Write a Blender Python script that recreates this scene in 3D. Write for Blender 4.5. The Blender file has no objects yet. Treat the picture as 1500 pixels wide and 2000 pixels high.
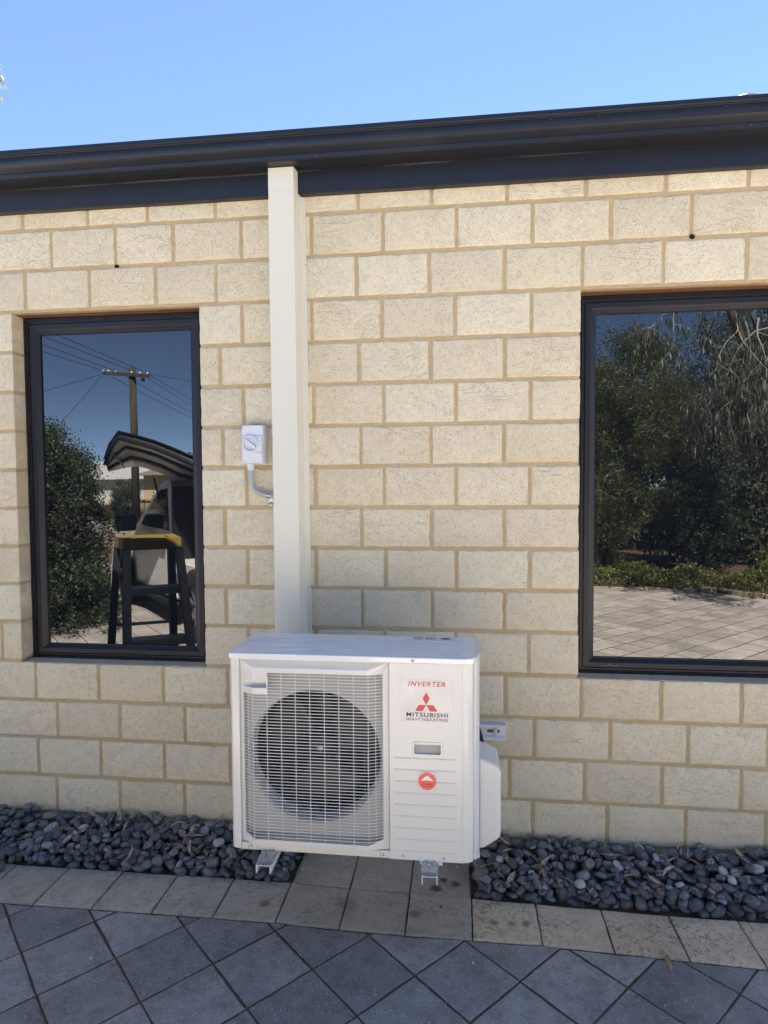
import bpy, bmesh, math, random
import numpy as np
from mathutils import Vector, Matrix, Euler
R = math.radians
random.seed(7); np.random.seed(7)
S = bpy.context.scene
C = S.collection

# ------------------------------------------------------------------ camera
cam = bpy.data.cameras.new('camera'); cam_o = bpy.data.objects.new('camera', cam); C.objects.link(cam_o)
r_ = Vector((0.99303134, 0.11768776, -0.00619242)); u_ = Vector((0.00103652, 0.04382077, 0.99903887)); f_ = Vector((-0.117846, 0.99208333, -0.04339341))
cam_o.matrix_world = Matrix(((r_.x, u_.x, -f_.x, 0.90334), (r_.y, u_.y, -f_.y, -2.57388), (r_.z, u_.z, -f_.z, 1.46810), (0, 0, 0, 1)))
cam.sensor_fit = 'HORIZONTAL'; cam.sensor_width = 36; cam.lens = 1223.65 * 36 / 1500
cam.clip_start = .05; cam.clip_end = 900
S.camera = cam_o

# ------------------------------------------------------------------ light
SUN_EL, SUN_AZ = 57.5, 17.0
w = bpy.data.worlds.new('World'); S.world = w; w.use_nodes = True
bg = w.node_tree.nodes['Background']
sky = w.node_tree.nodes.new('ShaderNodeTexSky'); sky.sky_type = 'NISHITA'; sky.sun_disc = False
sky.sun_elevation = R(SUN_EL); sky.sun_rotation = R(SUN_AZ); sky.air_density = .44; sky.dust_density = 0; sky.ozone_density = 1.2; sky.altitude = 2000
w.node_tree.links.new(sky.outputs[0], bg.inputs[0]); bg.inputs[1].default_value = .05
sl = bpy.data.lights.new('sun', 'SUN'); sl.energy = 5.0; sl.angle = R(.5); sl.color = (1, .91, .79)
so = bpy.data.objects.new('sun', sl); C.objects.link(so)
sd = Vector((math.sin(R(SUN_AZ)) * math.cos(R(SUN_EL)), math.cos(R(SUN_AZ)) * math.cos(R(SUN_EL)), math.sin(R(SUN_EL))))
so.rotation_euler = sd.to_track_quat('Z', 'Y').to_euler(); so.location = (0, 4, 8)
S.view_settings.view_transform = 'Standard'; S.view_settings.look = 'None'; S.view_settings.gamma = 1
S.view_settings.use_curve_mapping = False; S.view_settings.exposure = 3.45

# ------------------------------------------------------------------ helpers
def link(o, parent=None):
    C.objects.link(o)
    if parent is not None: o.parent = parent
    return o
def mesh_obj(name, verts, faces, mat, parent=None, smooth=False):
    me = bpy.data.meshes.new(name); me.from_pydata([tuple(v) for v in verts], [], faces); me.update()
    if mat: me.materials.append(mat)
    if smooth: me.polygons.foreach_set('use_smooth', [True] * len(me.polygons))
    return link(bpy.data.objects.new(name, me), parent)
def tag(o, label, cat, group=None):
    o['label'] = label; o['category'] = cat
    if group: o['group'] = group
    return o
def empty(name, loc=(0, 0, 0), label=None, cat=None, group=None):
    o = bpy.data.objects.new(name, None); o.location = loc; o.empty_display_size = .1; C.objects.link(o)
    if label: tag(o, label, cat, group)
    return o
def struct(o, k='structure'): o['kind'] = k; return o

class MB:
    """collects geometry, in world coordinates; build() keeps it relative to the parent's location"""
    def __init__(s): s.v = []; s.f = []; s.m = []
    def add(s, v, f, mi=0):
        b = len(s.v); s.v += [tuple(p) for p in v]; s.f += [tuple(b + i for i in q) for q in f]; s.m += [mi] * len(f)
    def box(s, x0, x1, y0, y1, z0, z1, mi=0):
        s.add([(x0, y0, z0), (x1, y0, z0), (x1, y1, z0), (x0, y1, z0), (x0, y0, z1), (x1, y0, z1), (x1, y1, z1), (x0, y1, z1)],
              [(0, 3, 2, 1), (4, 5, 6, 7), (0, 1, 5, 4), (1, 2, 6, 5), (2, 3, 7, 6), (3, 0, 4, 7)], mi)
    def hexa(s, p, mi=0):  # 8 points, bottom 4 then top 4
        s.add(p, [(0, 3, 2, 1), (4, 5, 6, 7), (0, 1, 5, 4), (1, 2, 6, 5), (2, 3, 7, 6), (3, 0, 4, 7)], mi)
    def bar(s, a, b, w, d=None, up=(0, 0, 1), mi=0):
        a = Vector(a); b = Vector(b); t = (b - a).normalized(); d = d or w
        x = t.cross(Vector(up)); x = x.normalized() if x.length > 1e-4 else Vector((1, 0, 0)); y = x.cross(t)
        o = [(-1, -1), (1, -1), (1, 1), (-1, 1)]
        s.hexa([a + x * i * w / 2 + y * j * d / 2 for i, j in o] + [b + x * i * w / 2 + y * j * d / 2 for i, j in o], mi)
    def tube(s, pts, rad, n=8, caps=True, mi=0):
        pts = [Vector(p) for p in pts]; k = len(pts)
        rr = rad if hasattr(rad, '__len__') else [rad] * k
        t0 = (pts[1] - pts[0]).normalized(); x = t0.orthogonal().normalized(); V = []
        for i, p in enumerate(pts):
            t = (pts[min(i + 1, k - 1)] - pts[max(i - 1, 0)]).normalized()
            x = (x - t * x.dot(t)).normalized(); y = t.cross(x)
            V += [p + (x * math.cos(2 * math.pi * j / n) + y * math.sin(2 * math.pi * j / n)) * rr[i] for j in range(n)]
        F = [(i * n + j, i * n + (j + 1) % n, (i + 1) * n + (j + 1) % n, (i + 1) * n + j) for i in range(k - 1) for j in range(n)]
        if caps: F += [tuple(range(n - 1, -1, -1)), tuple((k - 1) * n + j for j in range(n))]
        s.add(V, F, mi)
    def prism_z(s, poly, z0, z1, mi=0, shear=0):
        n = len(poly); V = [(x + shear, y, z0) for x, y in poly] + [(x, y, z1) for x, y in poly]
        s.add(V, [tuple(range(n - 1, -1, -1)), tuple(range(n, 2 * n))] + [(i, (i + 1) % n, n + (i + 1) % n, n + i) for i in range(n)], mi)
    def prism_x(s, poly, x0, x1, mi=0):  # poly of (y,z)
        n = len(poly); V = [(x0, y, z) for y, z in poly] + [(x1, y, z) for y, z in poly]
        s.add(V, [tuple(range(n)), tuple(range(2 * n - 1, n - 1, -1))] + [(i, n + i, n + (i + 1) % n, (i + 1) % n) for i in range(n)], mi)
    def lathe_y(s, cx, cz, prof, n=32, mi=0):  # prof: (radius, y)
        V = [(cx + r * math.cos(2 * math.pi * j / n), y, cz + r * math.sin(2 * math.pi * j / n)) for r, y in prof for j in range(n)]
        k = len(prof)
        s.add(V, [(i * n + j, i * n + (j + 1) % n, (i + 1) * n + (j + 1) % n, (i + 1) * n + j) for i in range(k - 1) for j in range(n)], mi)
    def lathe_z(s, cx, cy, prof, n=24, mi=0):
        V = [(cx + r * math.cos(2 * math.pi * j / n), cy + r * math.sin(2 * math.pi * j / n), z) for r, z in prof for j in range(n)]
        k = len(prof)
        s.add(V, [(i * n + j, i * n + (j + 1) % n, (i + 1) * n + (j + 1) % n, (i + 1) * n + j) for i in range(k - 1) for j in range(n)], mi)
    def build(s, name, mats, parent=None, smooth=False, bevel=0, seg=2, recalc=True, angle=None):
        if not isinstance(mats, (list, tuple)): mats = [mats]
        off = Vector((0, 0, 0))
        p = parent
        while p is not None: off = off + p.location; p = p.parent
        me = bpy.data.meshes.new(name); me.from_pydata([tuple(Vector(v) - off) for v in s.v], [], s.f)
        for m in mats: me.materials.append(m)
        me.polygons.foreach_set('material_index', s.m); me.update()
        if recalc:
            bm = bmesh.new(); bm.from_mesh(me); bmesh.ops.recalc_face_normals(bm, faces=bm.faces); bm.to_mesh(me); bm.free()
        if smooth: me.polygons.foreach_set('use_smooth', [True] * len(me.polygons))
        o = link(bpy.data.objects.new(name, me), parent)
        if bevel:
            m = o.modifiers.new('bevel', 'BEVEL'); m.width = bevel; m.segments = seg; m.limit_method = 'ANGLE'; m.angle_limit = R(30)
            m.harden_normals = False
        if angle is not None: me.set_sharp_from_angle(angle=R(angle))
        return o

# ------------------------------------------------------------------ materials
class NT:
    def __init__(s, name):
        s.m = bpy.data.materials.new(name); s.m.use_nodes = True; s.t = s.m.node_tree; s.b = s.t.nodes['Principled BSDF']; s.out = s.t.nodes['Material Output']
    def n(s, typ, **k):
        o = s.t.nodes.new(typ)
        for a, v in k.items():
            if a.startswith('i_'): o.inputs[a[2:].replace('_', ' ')].default_value = v
            else: setattr(o, a, v)
        return o
    def l(s, a, b): s.t.links.new(a, b)
    def noise(s, vec, scale, detail=3, rough=.6, dist=0):
        o = s.n('ShaderNodeTexNoise'); o.inputs['Scale'].default_value = scale; o.inputs['Detail'].default_value = detail
        o.inputs['Roughness'].default_value = rough; o.inputs['Distortion'].default_value = dist
        if vec is not None: s.l(vec, o.inputs['Vector'])
        return o.outputs['Fac']
    def ramp(s, fac, stops):
        o = s.n('ShaderNodeValToRGB'); e = o.color_ramp.elements
        while len(e) < len(stops): e.new(.5)
        for el, (p, c) in zip(e, stops): el.position = p; el.color = c if len(c) == 4 else (*c, 1)
        s.l(fac, o.inputs[0]); return o.outputs[0]
    def math(s, op, a, b=None, clamp=False):
        o = s.n('ShaderNodeMath', operation=op, use_clamp=clamp)
        for i, v in enumerate((a, b)):
            if v is None: continue
            if isinstance(v, (int, float)): o.inputs[i].default_value = v
            else: s.l(v, o.inputs[i])
        return o.outputs[0]
    def mix(s, fac, a, b, typ='MIX'):
        o = s.n('ShaderNodeMix', data_type='RGBA', blend_type=typ)
        for i, v in ((0, fac), (6, a), (7, b)):
            if isinstance(v, (int, float)): o.inputs[i].default_value = v
            elif isinstance(v, tuple): o.inputs[i].default_value = v if len(v) == 4 else (*v, 1)
            else: s.l(v, o.inputs[i])
        return o.outputs[2]
    def pos(s): return s.n('ShaderNodeNewGeometry').outputs['Position']
    def rnd(s): return s.n('ShaderNodeObjectInfo').outputs['Random']
    def vadd(s, v, sc, k=17.0):  # vector + random offset
        o = s.n('ShaderNodeVectorMath', operation='ADD'); c = s.n('ShaderNodeCombineXYZ')
        a = s.math('MULTIPLY', sc, k); s.l(a, c.inputs[0]); s.l(a, c.inputs[1]); s.l(a, c.inputs[2]); s.l(v, o.inputs[0]); s.l(c.outputs[0], o.inputs[1]); return o.outputs[0]
    def vscale(s, v, xyz):
        o = s.n('ShaderNodeVectorMath', operation='MULTIPLY'); s.l(v, o.inputs[0]); o.inputs[1].default_value = xyz; return o.outputs[0]
    def vor(s, vec, scale, feature='F1', rand=1.0):
        o = s.n('ShaderNodeTexVoronoi', feature=feature); o.inputs['Scale'].default_value = scale; o.inputs['Randomness'].default_value = rand
        s.l(vec, o.inputs['Vector']); return o
    def bump(s, h, strength=.5, dist=.01, nrm=None):
        o = s.n('ShaderNodeBump'); o.inputs['Strength'].default_value = strength; o.inputs['Distance'].default_value = dist
        s.l(h, o.inputs['Height'])
        if nrm is not None: s.l(nrm, o.inputs['Normal'])
        return o.outputs[0]
    def fin(s, col=None, rough=None, nrm=None, **k):
        for inp, v in (('Base Color', col), ('Roughness', rough), ('Normal', nrm)):
            if v is None: continue
            if isinstance(v, (int, float)): s.b.inputs[inp].default_value = v
            elif isinstance(v, tuple): s.b.inputs[inp].default_value = v if len(v) == 4 else (*v, 1)
            else: s.l(v, s.b.inputs[inp])
        for a, v in k.items(): s.b.inputs[a.replace('_', ' ')].default_value = v
        return s.m

def plain(name, col, rough=.5, metal=0, var=.06, scale=30, bump=0, **k):
    t = NT(name); p = t.pos(); n = t.noise(p, scale, 4)
    c = t.mix(t.math('MULTIPLY', n, 1.0), tuple(x * (1 - var) for x in col), tuple(min(1, x * (1 + var)) for x in col))
    nn = t.bump(t.noise(p, scale * 8, 3), bump, .002) if bump else None
    return t.fin(c, rough, nn, Metallic=metal, **k)

def m_brick():
    t = NT('brick_limestone'); P = t.pos(); rd = t.rnd(); V = t.vadd(P, rd)
    base = t.ramp(rd, [(0, (.74, .635, .445)), (.2, (.82, .725, .52)), (.42, (.72, .63, .46)), (.6, (.83, .76, .57)), (.8, (.78, .665, .475)), (1, (.84, .765, .575))])
    mot = t.noise(V, 9, 4, .6)
    c = t.mix(t.math('MULTIPLY', t.ramp(mot, [(.38, (0, 0, 0)), (.7, (1, 1, 1))]), .55), base, (.80, .725, .56))
    c = t.mix(t.math('MULTIPLY', t.ramp(t.noise(V, 24, 5, .7), [(.45, (0, 0, 0)), (.72, (1, 1, 1))]), .4), c, (.60, .50, .38))
    # pits: small dark specks of several sizes
    warp = t.n('ShaderNodeVectorMath', operation='ADD'); t.l(V, warp.inputs[0])
    nz = t.n('ShaderNodeTexNoise'); nz.inputs['Scale'].default_value = 120; t.l(V, nz.inputs['Vector'])
    sc = t.n('ShaderNodeVectorMath', operation='SCALE'); t.l(nz.outputs['Color'], sc.inputs[0]); sc.inputs['Scale'].default_value = .006; t.l(sc.outputs[0], warp.inputs[1])
    v1 = t.vor(warp.outputs[0], 210); v2 = t.vor(warp.outputs[0], 85)
    s1 = t.ramp(v1.outputs['Distance'], [(.20, (1, 1, 1)), (.36, (0, 0, 0))])
    s2 = t.ramp(v2.outputs['Distance'], [(.12, (1, 1, 1)), (.20, (0, 0, 0))])
    pick1 = t.math('GREATER_THAN', t.noise(V, 60, 2), .53)
    pits = t.math('MAXIMUM', t.math('MULTIPLY', s1, pick1), s2)
    pamt = t.ramp(t.noise(V, 3.5, 3), [(.3, (.12, .12, .12)), (.7, (.62, .62, .62))])
    c = t.mix(t.math('MULTIPLY', pits, pamt), c, (.22, .17, .115))
    grain = t.noise(V, 420, 2, .8)
    c = t.mix(.42, c, t.ramp(grain, [(.32, (.30, .26, .20)), (.62, (1.15, 1.12, 1.05))]), 'MULTIPLY')
    # shallow drag marks on some faces
    rd2 = t.math('FRACT', t.math('MULTIPLY', rd, 7.31))
    lines = t.math('ABSOLUTE', t.math('SUBTRACT', t.noise(t.vscale(V, (1, 1, 2.4)), 7, 3, .55, .8), .5))
    ln = t.math('MULTIPLY', t.ramp(lines, [(0, (1, 1, 1)), (.022, (0, 0, 0))]), t.math('MULTIPLY', t.ramp(t.noise(V, 5, 1), [(.46, (0, 0, 0)), (.56, (1, 1, 1))]), t.ramp(rd2, [(.3, (0, 0, 0)), (.55, (1, 1, 1))])))
    c = t.mix(t.math('MULTIPLY', ln, .14), c, (.42, .33, .22))
    h = t.math('ADD', t.math('MULTIPLY', t.noise(V, 30, 5, .65), .5), t.math('MULTIPLY', t.noise(V, 160, 3, .7), .28))
    h = t.math('SUBTRACT', h, t.math('MULTIPLY', pits, .3)); h = t.math('ADD', h, t.math('MULTIPLY', ln, .3))
    # mortar smeared over the arrises (position on the brick itself)
    tc = t.n('ShaderNodeTexCoord'); sp_ = t.n('ShaderNodeSeparateXYZ'); t.l(tc.outputs['Object'], sp_.inputs[0])
    e = t.math('MAXIMUM', t.math('SUBTRACT', t.math('ABSOLUTE', sp_.outputs[0]), .1425), t.math('SUBTRACT', t.math('ABSOLUTE', sp_.outputs[2]), .0785))
    e = t.math('ADD', e, t.math('MULTIPLY', t.math('SUBTRACT', t.noise(V, 34, 4, .7), .5), .016))
    ed = t.ramp(t.math('ADD', t.math('MULTIPLY', e, 120), .5), [(.42, (0, 0, 0)), (.62, (1, 1, 1))])
    c = t.mix(t.math('MULTIPLY', ed, .75), c, (.66, .51, .31))
    return t.fin(c, .92, t.bump(h, .75, .008), Specular_IOR_Level=.25)

def m_mortar():
    t = NT('mortar_sand'); P = t.pos()
    c = t.mix(t.noise(P, 3, 4), (.54, .40, .215), (.68, .53, .32))
    c = t.mix(t.math('MULTIPLY', t.ramp(t.noise(P, 14, 4), [(.5, (0, 0, 0)), (.68, (1, 1, 1))]), .5), c, (.66, .56, .40))
    c = t.mix(.3, c, t.ramp(t.noise(P, 500, 2), [(.3, (.4, .36, .3)), (.7, (1, 1, 1))]), 'MULTIPLY')
    h = t.math('ADD', t.math('MULTIPLY', t.noise(P, 45, 5, .7), .8), t.math('MULTIPLY', t.noise(P, 400, 2), .3))
    return t.fin(c, .95, t.bump(h, .9, .010), Specular_IOR_Level=.2)

def m_pebble():
    t = NT('pebble_stone'); rd = t.rnd(); tc = t.n('ShaderNodeTexCoord'); V = t.vadd(tc.outputs['Object'], rd, 40)
    base = t.ramp(rd, [(0, (.035, .038, .045)), (.2, (.075, .082, .092)), (.4, (.042, .046, .053)), (.56, (.125, .135, .148)), (.68, (.13, .10, .08)), (.8, (.20, .21, .22)), (.88, (.19, .145, .11)), (.94, (.34, .35, .355)), (1, (.58, .57, .54))])
    c = t.mix(t.math('MULTIPLY', t.ramp(t.noise(V, 1.6, 4), [(.4, (0, 0, 0)), (.7, (1, 1, 1))]), .5), base, (.17, .173, .178))
    rd2 = t.math('FRACT', t.math('MULTIPLY', rd, 13.7))
    wv = t.n('ShaderNodeTexWave'); wv.inputs['Scale'].default_value = .42; wv.inputs['Distortion'].default_value = 5.5; wv.inputs['Detail'].default_value = 2; t.l(V, wv.inputs['Vector'])
    band = t.math('MULTIPLY', t.ramp(wv.outputs['Fac'], [(.82, (0, 0, 0)), (.95, (1, 1, 1))]), t.math('GREATER_THAN', rd2, .74))
    c = t.mix(t.math('MULTIPLY', band, .55), c, (.55, .55, .53))
    vein = t.ramp(t.math('ABSOLUTE', t.math('SUBTRACT', t.noise(V, 1.2, 3, .6, 1.2), .5)), [(0, (1, 1, 1)), (.018, (0, 0, 0))])
    c = t.mix(t.math('MULTIPLY', t.math('MULTIPLY', vein, t.math('LESS_THAN', rd2, .35)), .6), c, (.65, .65, .63))
    c = t.mix(t.math('MULTIPLY', t.ramp(t.noise(V, 22, 3, .8), [(.55, (0, 0, 0)), (.72, (1, 1, 1))]), .35), c, (.3, .29, .27))
    return t.fin(c, t.ramp(t.noise(V, 5, 2), [(0, (.38, .38, .38)), (1, (.62, .62, .62))]), t.bump(t.noise(V, 9, 4), .25, .08), Specular_IOR_Level=.45)

def m_paver(name, ca, cb, spot, lich, lichamt):
    t = NT(name); P = t.pos(); rd = t.rnd(); V = t.vadd(P, rd)
    c = t.mix(rd, ca, cb)
    c = t.mix(t.math('MULTIPLY', t.ramp(t.noise(V, 7, 5, .65), [(.35, (0, 0, 0)), (.68, (1, 1, 1))]), .5), c, tuple(x * (.66 if not lichamt else .8) for x in ca))
    c = t.mix(t.math('MULTIPLY', t.ramp(t.noise(V, 22, 5, .75), [(.46, (0, 0, 0)), (.64, (1, 1, 1))]), .45), c, tuple(x * .5 for x in ca))
    c = t.mix(t.math('MULTIPLY', t.ramp(t.noise(P, 2.2, 4, .6), [(.45, (0, 0, 0)), (.7, (1, 1, 1))]), .35), c, tuple(x * 1.35 for x in cb))
    ag = t.vor(V, 150); sel = t.ramp(ag.outputs['Distance'], [(.22, (1, 1, 1)), (.34, (0, 0, 0))])
    keep = t.math('GREATER_THAN', t.n('ShaderNodeSeparateColor').outputs[0], 0) if False else None
    scol = t.n('ShaderNodeSeparateColor'); t.l(ag.outputs['Color'], scol.inputs[0])
    selk = t.math('MULTIPLY', sel, t.math('GREATER_THAN', scol.outputs[0], .86))
    c = t.mix(t.math('MULTIPLY', selk, .75), c, spot)
    seld = t.math('MULTIPLY', sel, t.math('LESS_THAN', scol.outputs[0], .22))
    c = t.mix(t.math('MULTIPLY', seld, .6), c, tuple(x * .35 for x in ca))
    if lichamt:
        ln = t.math('MULTIPLY', t.ramp(t.noise(V, 70, 5, .78), [(.52, (0, 0, 0)), (.60, (1, 1, 1))]), t.ramp(t.noise(V, 6, 3), [(.4, (.15, .15, .15)), (.6, (1, 1, 1))]))
        c = t.mix(t.math('MULTIPLY', ln, lichamt), c, lich)
    c = t.mix(.5 if not lichamt else .35, c, t.ramp(t.noise(P, 300, 4, .85), [(.34, (.35, .35, .35)), (.64, (1.15, 1.15, 1.15))]), 'MULTIPLY')
    # rust drips and damp spots that are on these stones
    for (sx, sy, rr, col, am) in ((.183, -.366, .026, (.22, .11, .05), .75), (.485, -.339, .055, (.15, .10, .06), .4), (.744, -.361, .026, (.20, .11, .055), .65), (.80, -.085, .02, (.03, .028, .026), .8),
                                  (.845, -.15, .022, (.035, .03, .028), .8), (.89, -.17, .026, (.035, .03, .028), .7), (.815, -.205, .03, (.03, .027, .025), .8), (.78, -.12, .018, (.03, .028, .026), .7), (1.03, -.375, .02, (.10, .075, .05), .6), (1.09, -.372, .018, (.10, .075, .05), .55), (1.14, -.368, .02, (.10, .075, .05), .6)):
        d = t.n('ShaderNodeVectorMath', operation='DISTANCE'); t.l(P, d.inputs[0]); d.inputs[1].default_value = (sx, sy, -.092)
        dd = t.math('ADD', d.outputs['Value'], t.math('MULTIPLY', t.math('SUBTRACT', t.noise(P, 60, 3), .5), rr * .9))
        f = t.math('MULTIPLY', t.ramp(t.math('DIVIDE', dd, rr), [(.45, (1, 1, 1)), (1.0, (0, 0, 0))]), am)
        c = t.mix(f, c, col)
    h = t.math('ADD', t.math('MULTIPLY', t.noise(P, 180, 5, .75), .9), t.math('MULTIPLY', sel, .3))
    return t.fin(c, .85, t.bump(h, .8, .005), Specular_IOR_Level=.3)

def m_leaf(name, ca, cb, scale=3, trans=.25, rough=.5):
    t = NT(name); P = t.pos()
    c = t.mix(t.ramp(t.noise(P, scale, 3), [(.35, (0, 0, 0)), (.65, (1, 1, 1))]), ca, cb)
    c = t.mix(t.math('MULTIPLY', t.ramp(t.noise(P, 45, 2), [(.4, (0, 0, 0)), (.6, (1, 1, 1))]), .5), c, tuple(x * 1.7 for x in cb))
    t.fin(c, rough)
    tr = t.n('ShaderNodeBsdfTranslucent'); t.l(c, tr.inputs[0]); mx = t.n('ShaderNodeMixShader'); mx.inputs[0].default_value = trans
    t.l(t.b.outputs[0], mx.inputs[1]); t.l(tr.outputs[0], mx.inputs[2]); t.l(mx.outputs[0], t.out.inputs[0]); return t.m

def m_glass():
    t = NT('dark_room_glass'); P = t.pos()
    n = t.bump(t.noise(P, 1.3, 2), .06, .004)
    spk = t.vor(P, 14).outputs['Distance']; d = t.ramp(spk, [(.035, (1, 1, 1)), (.055, (0, 0, 0))])
    c = t.mix(t.math('MULTIPLY', d, .5), (.006, .008, .011), (.12, .12, .11))  # opaque near-black base stands in for the dark room behind the pane
    return t.fin(c, .0, n, IOR=1.85)

def m_powder(name, col, rough=.42):
    t = NT(name); P = t.pos()
    dust = t.ramp(t.noise(P, 5, 5, .7), [(.5, (0, 0, 0)), (.78, (1, 1, 1))])
    c = t.mix(t.math('MULTIPLY', dust, .25), col, (.06, .058, .055))
    sp = t.vor(P, 45); sc = t.n('ShaderNodeSeparateColor'); t.l(sp.outputs['Color'], sc.inputs[0])
    f = t.math('MULTIPLY', t.ramp(sp.outputs['Distance'], [(.05, (1, 1, 1)), (.085, (0, 0, 0))]), t.math('GREATER_THAN', sc.outputs[1], .93))
    c = t.mix(t.math('MULTIPLY', f, .8), c, (.5, .5, .48))
    return t.fin(c, rough, t.bump(t.noise(P, 900, 1), .04, .001), Specular_IOR_Level=.38)

def m_wood():
    t = NT('stained_timber'); P = t.vscale(t.pos(), (1, 12, 30))
    c = t.ramp(t.noise(P, 6, 4), [(.3, (.11, .045, .022)), (.6, (.24, .11, .05)), (.8, (.32, .17, .085))])
    return t.fin(c, .7)

def m_ground(name, a, b, sc=4):
    t = NT(name); P = t.pos(); c = t.mix(t.noise(P, sc, 6, .7), a, b)
    return t.fin(c, .95, t.bump(t.noise(P, 40, 4), .6, .03), Specular_IOR_Level=.2)

BRICK = m_brick(); MORTAR = m_mortar(); PEB = m_pebble(); GLASS = m_glass(); WOOD = m_wood()
PAV_GREY = m_paver('paver_charcoal', (.29, .272, .262), (.50, .475, .45), (.78, .76, .73), (.05, .05, .05), 0)
PAV_TAN = m_paver('paver_sandstone', (.78, .61, .42), (.86, .70, .49), (.55, .50, .42), (.07, .065, .06), .7)
PAV_TAUPE = m_paver('paver_taupe', (.54, .49, .39), (.62, .56, .45), (.42, .40, .36), (.075, .07, .065), .4)
FRAME = m_powder('navy_powdercoat', (.011, .012, .018)); STEEL = m_powder('charcoal_steel', (.016, .018, .025), .36)
def m_fascia():
    t = NT('fascia_steel_dusty'); P = t.pos(); sp = t.n('ShaderNodeSeparateXYZ'); t.l(P, sp.inputs[0])
    z = t.math('ADD', sp.outputs[2], t.math('MULTIPLY', t.math('SUBTRACT', t.noise(t.vscale(P, (1, 1, .15)), 60, 5, .8), .5), .014))
    f = t.math('MULTIPLY', t.ramp(t.math('MULTIPLY', t.math('SUBTRACT', z, 2.72), 30), [(.40, (0, 0, 0)), (.66, (1, 1, 1))]), t.ramp(t.noise(P, 1.7, 3), [(.42, (.05, .05, .05)), (.6, (1, 1, 1))]))
    c = t.mix(t.math('MULTIPLY', t.ramp(t.noise(P, 4, 5, .7), [(.5, (0, 0, 0)), (.78, (1, 1, 1))]), .3), (.014, .017, .028), (.04, .042, .05))
    c = t.mix(t.math('MULTIPLY', f, .7), c, (.20, .19, .17)); return t.fin(c, .4, None, Specular_IOR_Level=.4)
FASC = m_fascia()
def m_white(name, col, rough, spec=.5):
    t = NT(name); P = t.pos(); c = t.mix(t.noise(P, 2.5, 4), tuple(x * .97 for x in col), col)
    return t.fin(c, rough, t.bump(t.noise(P, 700, 2), .02, .001), Specular_IOR_Level=spec)
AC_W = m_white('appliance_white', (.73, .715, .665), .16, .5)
AC_TOP = m_white('appliance_white_skylit', (.82, .82, .80), .10, .9)  # same white paint, made lighter on top to stand in for skylight
AC_B = m_white('appliance_beige', (.72, .69, .60), .35)
AC_G = m_white('grille_white', (.66, .66, .65), .3)
SHR = plain('shroud_grey', (.42, .415, .39), .5, var=.03)
DARKP = plain('dark_plastic', (.008, .008, .010), .45, var=.1)
COIL = None
def m_coil():
    t = NT('condenser_coil'); P = t.pos(); wv = t.n('ShaderNodeTexWave', bands_direction='X'); wv.inputs['Scale'].default_value = 220; t.l(P, wv.inputs['Vector'])
    c = t.mix(t.ramp(wv.outputs['Fac'], [(.3, (0, 0, 0)), (.7, (1, 1, 1))]), (.003, .003, .004), (.010, .010, .012)); return t.fin(c, .5, Metallic=.3)
COIL = m_coil()
DUCT = m_white('duct_cream', (.75, .71, .585), .4, .4)
PLAST = m_white('switch_plastic', (.70, .72, .75), .28, .5)
PLGREY = m_white('conduit_grey', (.52, .55, .56), .4, .5)
CHROME = plain('zinc_plate', (.55, .56, .57), .25, 1, .1)
ZINC = plain('galvanised_steel', (.42, .45, .48), .35, .9, .15, 60)
RAILW = m_white('bracket_white', (.72, .74, .76), .3)
BLACK = plain('black_rubber', (.012, .012, .013), .6, var=.1)
SILVER = None
def m_sticker():
    t = NT('silver_label'); P = t.pos(); n = t.noise(P, 14, 3)
    c = t.mix(n, (.42, .425, .44), (.60, .605, .615)); return t.fin(c, .30, t.bump(t.noise(P, 25, 2), .2, .002), Metallic=.25)
SILVER = m_sticker()
RED = plain('label_red', (.62, .05, .045), .35, var=.05); INK = plain('label_black', (.02, .02, .022), .35)
CORAL = plain('label_coral', (.85, .13, .09), .4, var=.03); WHITE = plain('label_white', (.85, .85, .85), .4, var=.02)
LEAFDRY = m_leaf('dry_leaf_brown', (.30, .17, .10), (.46, .33, .22), 9, .1, .6)

# ------------------------------------------------------------------ ground and driveway
GZ = -.095
g = MB(); g.add([(-260, -260, -.16), (260, -260, -.16), (260, 260, -.16), (-260, 260, -.16)], [(0, 1, 2, 3)])
struct(g.build('ground', m_ground('dry_lawn_ground', (.10, .09, .055), (.17, .15, .09))))
JOINT = m_ground('joint_sand', (.045, .034, .025), (.16, .115, .075), 22)
g = MB(); g.add([(-10, -12.3, -.1022), (9.0, -12.3, -.1022), (9.0, .09, -.1022), (-10, .09, -.1022)], [(0, 1, 2, 3)])
drive = struct(g.build('driveway', JOINT))

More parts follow.
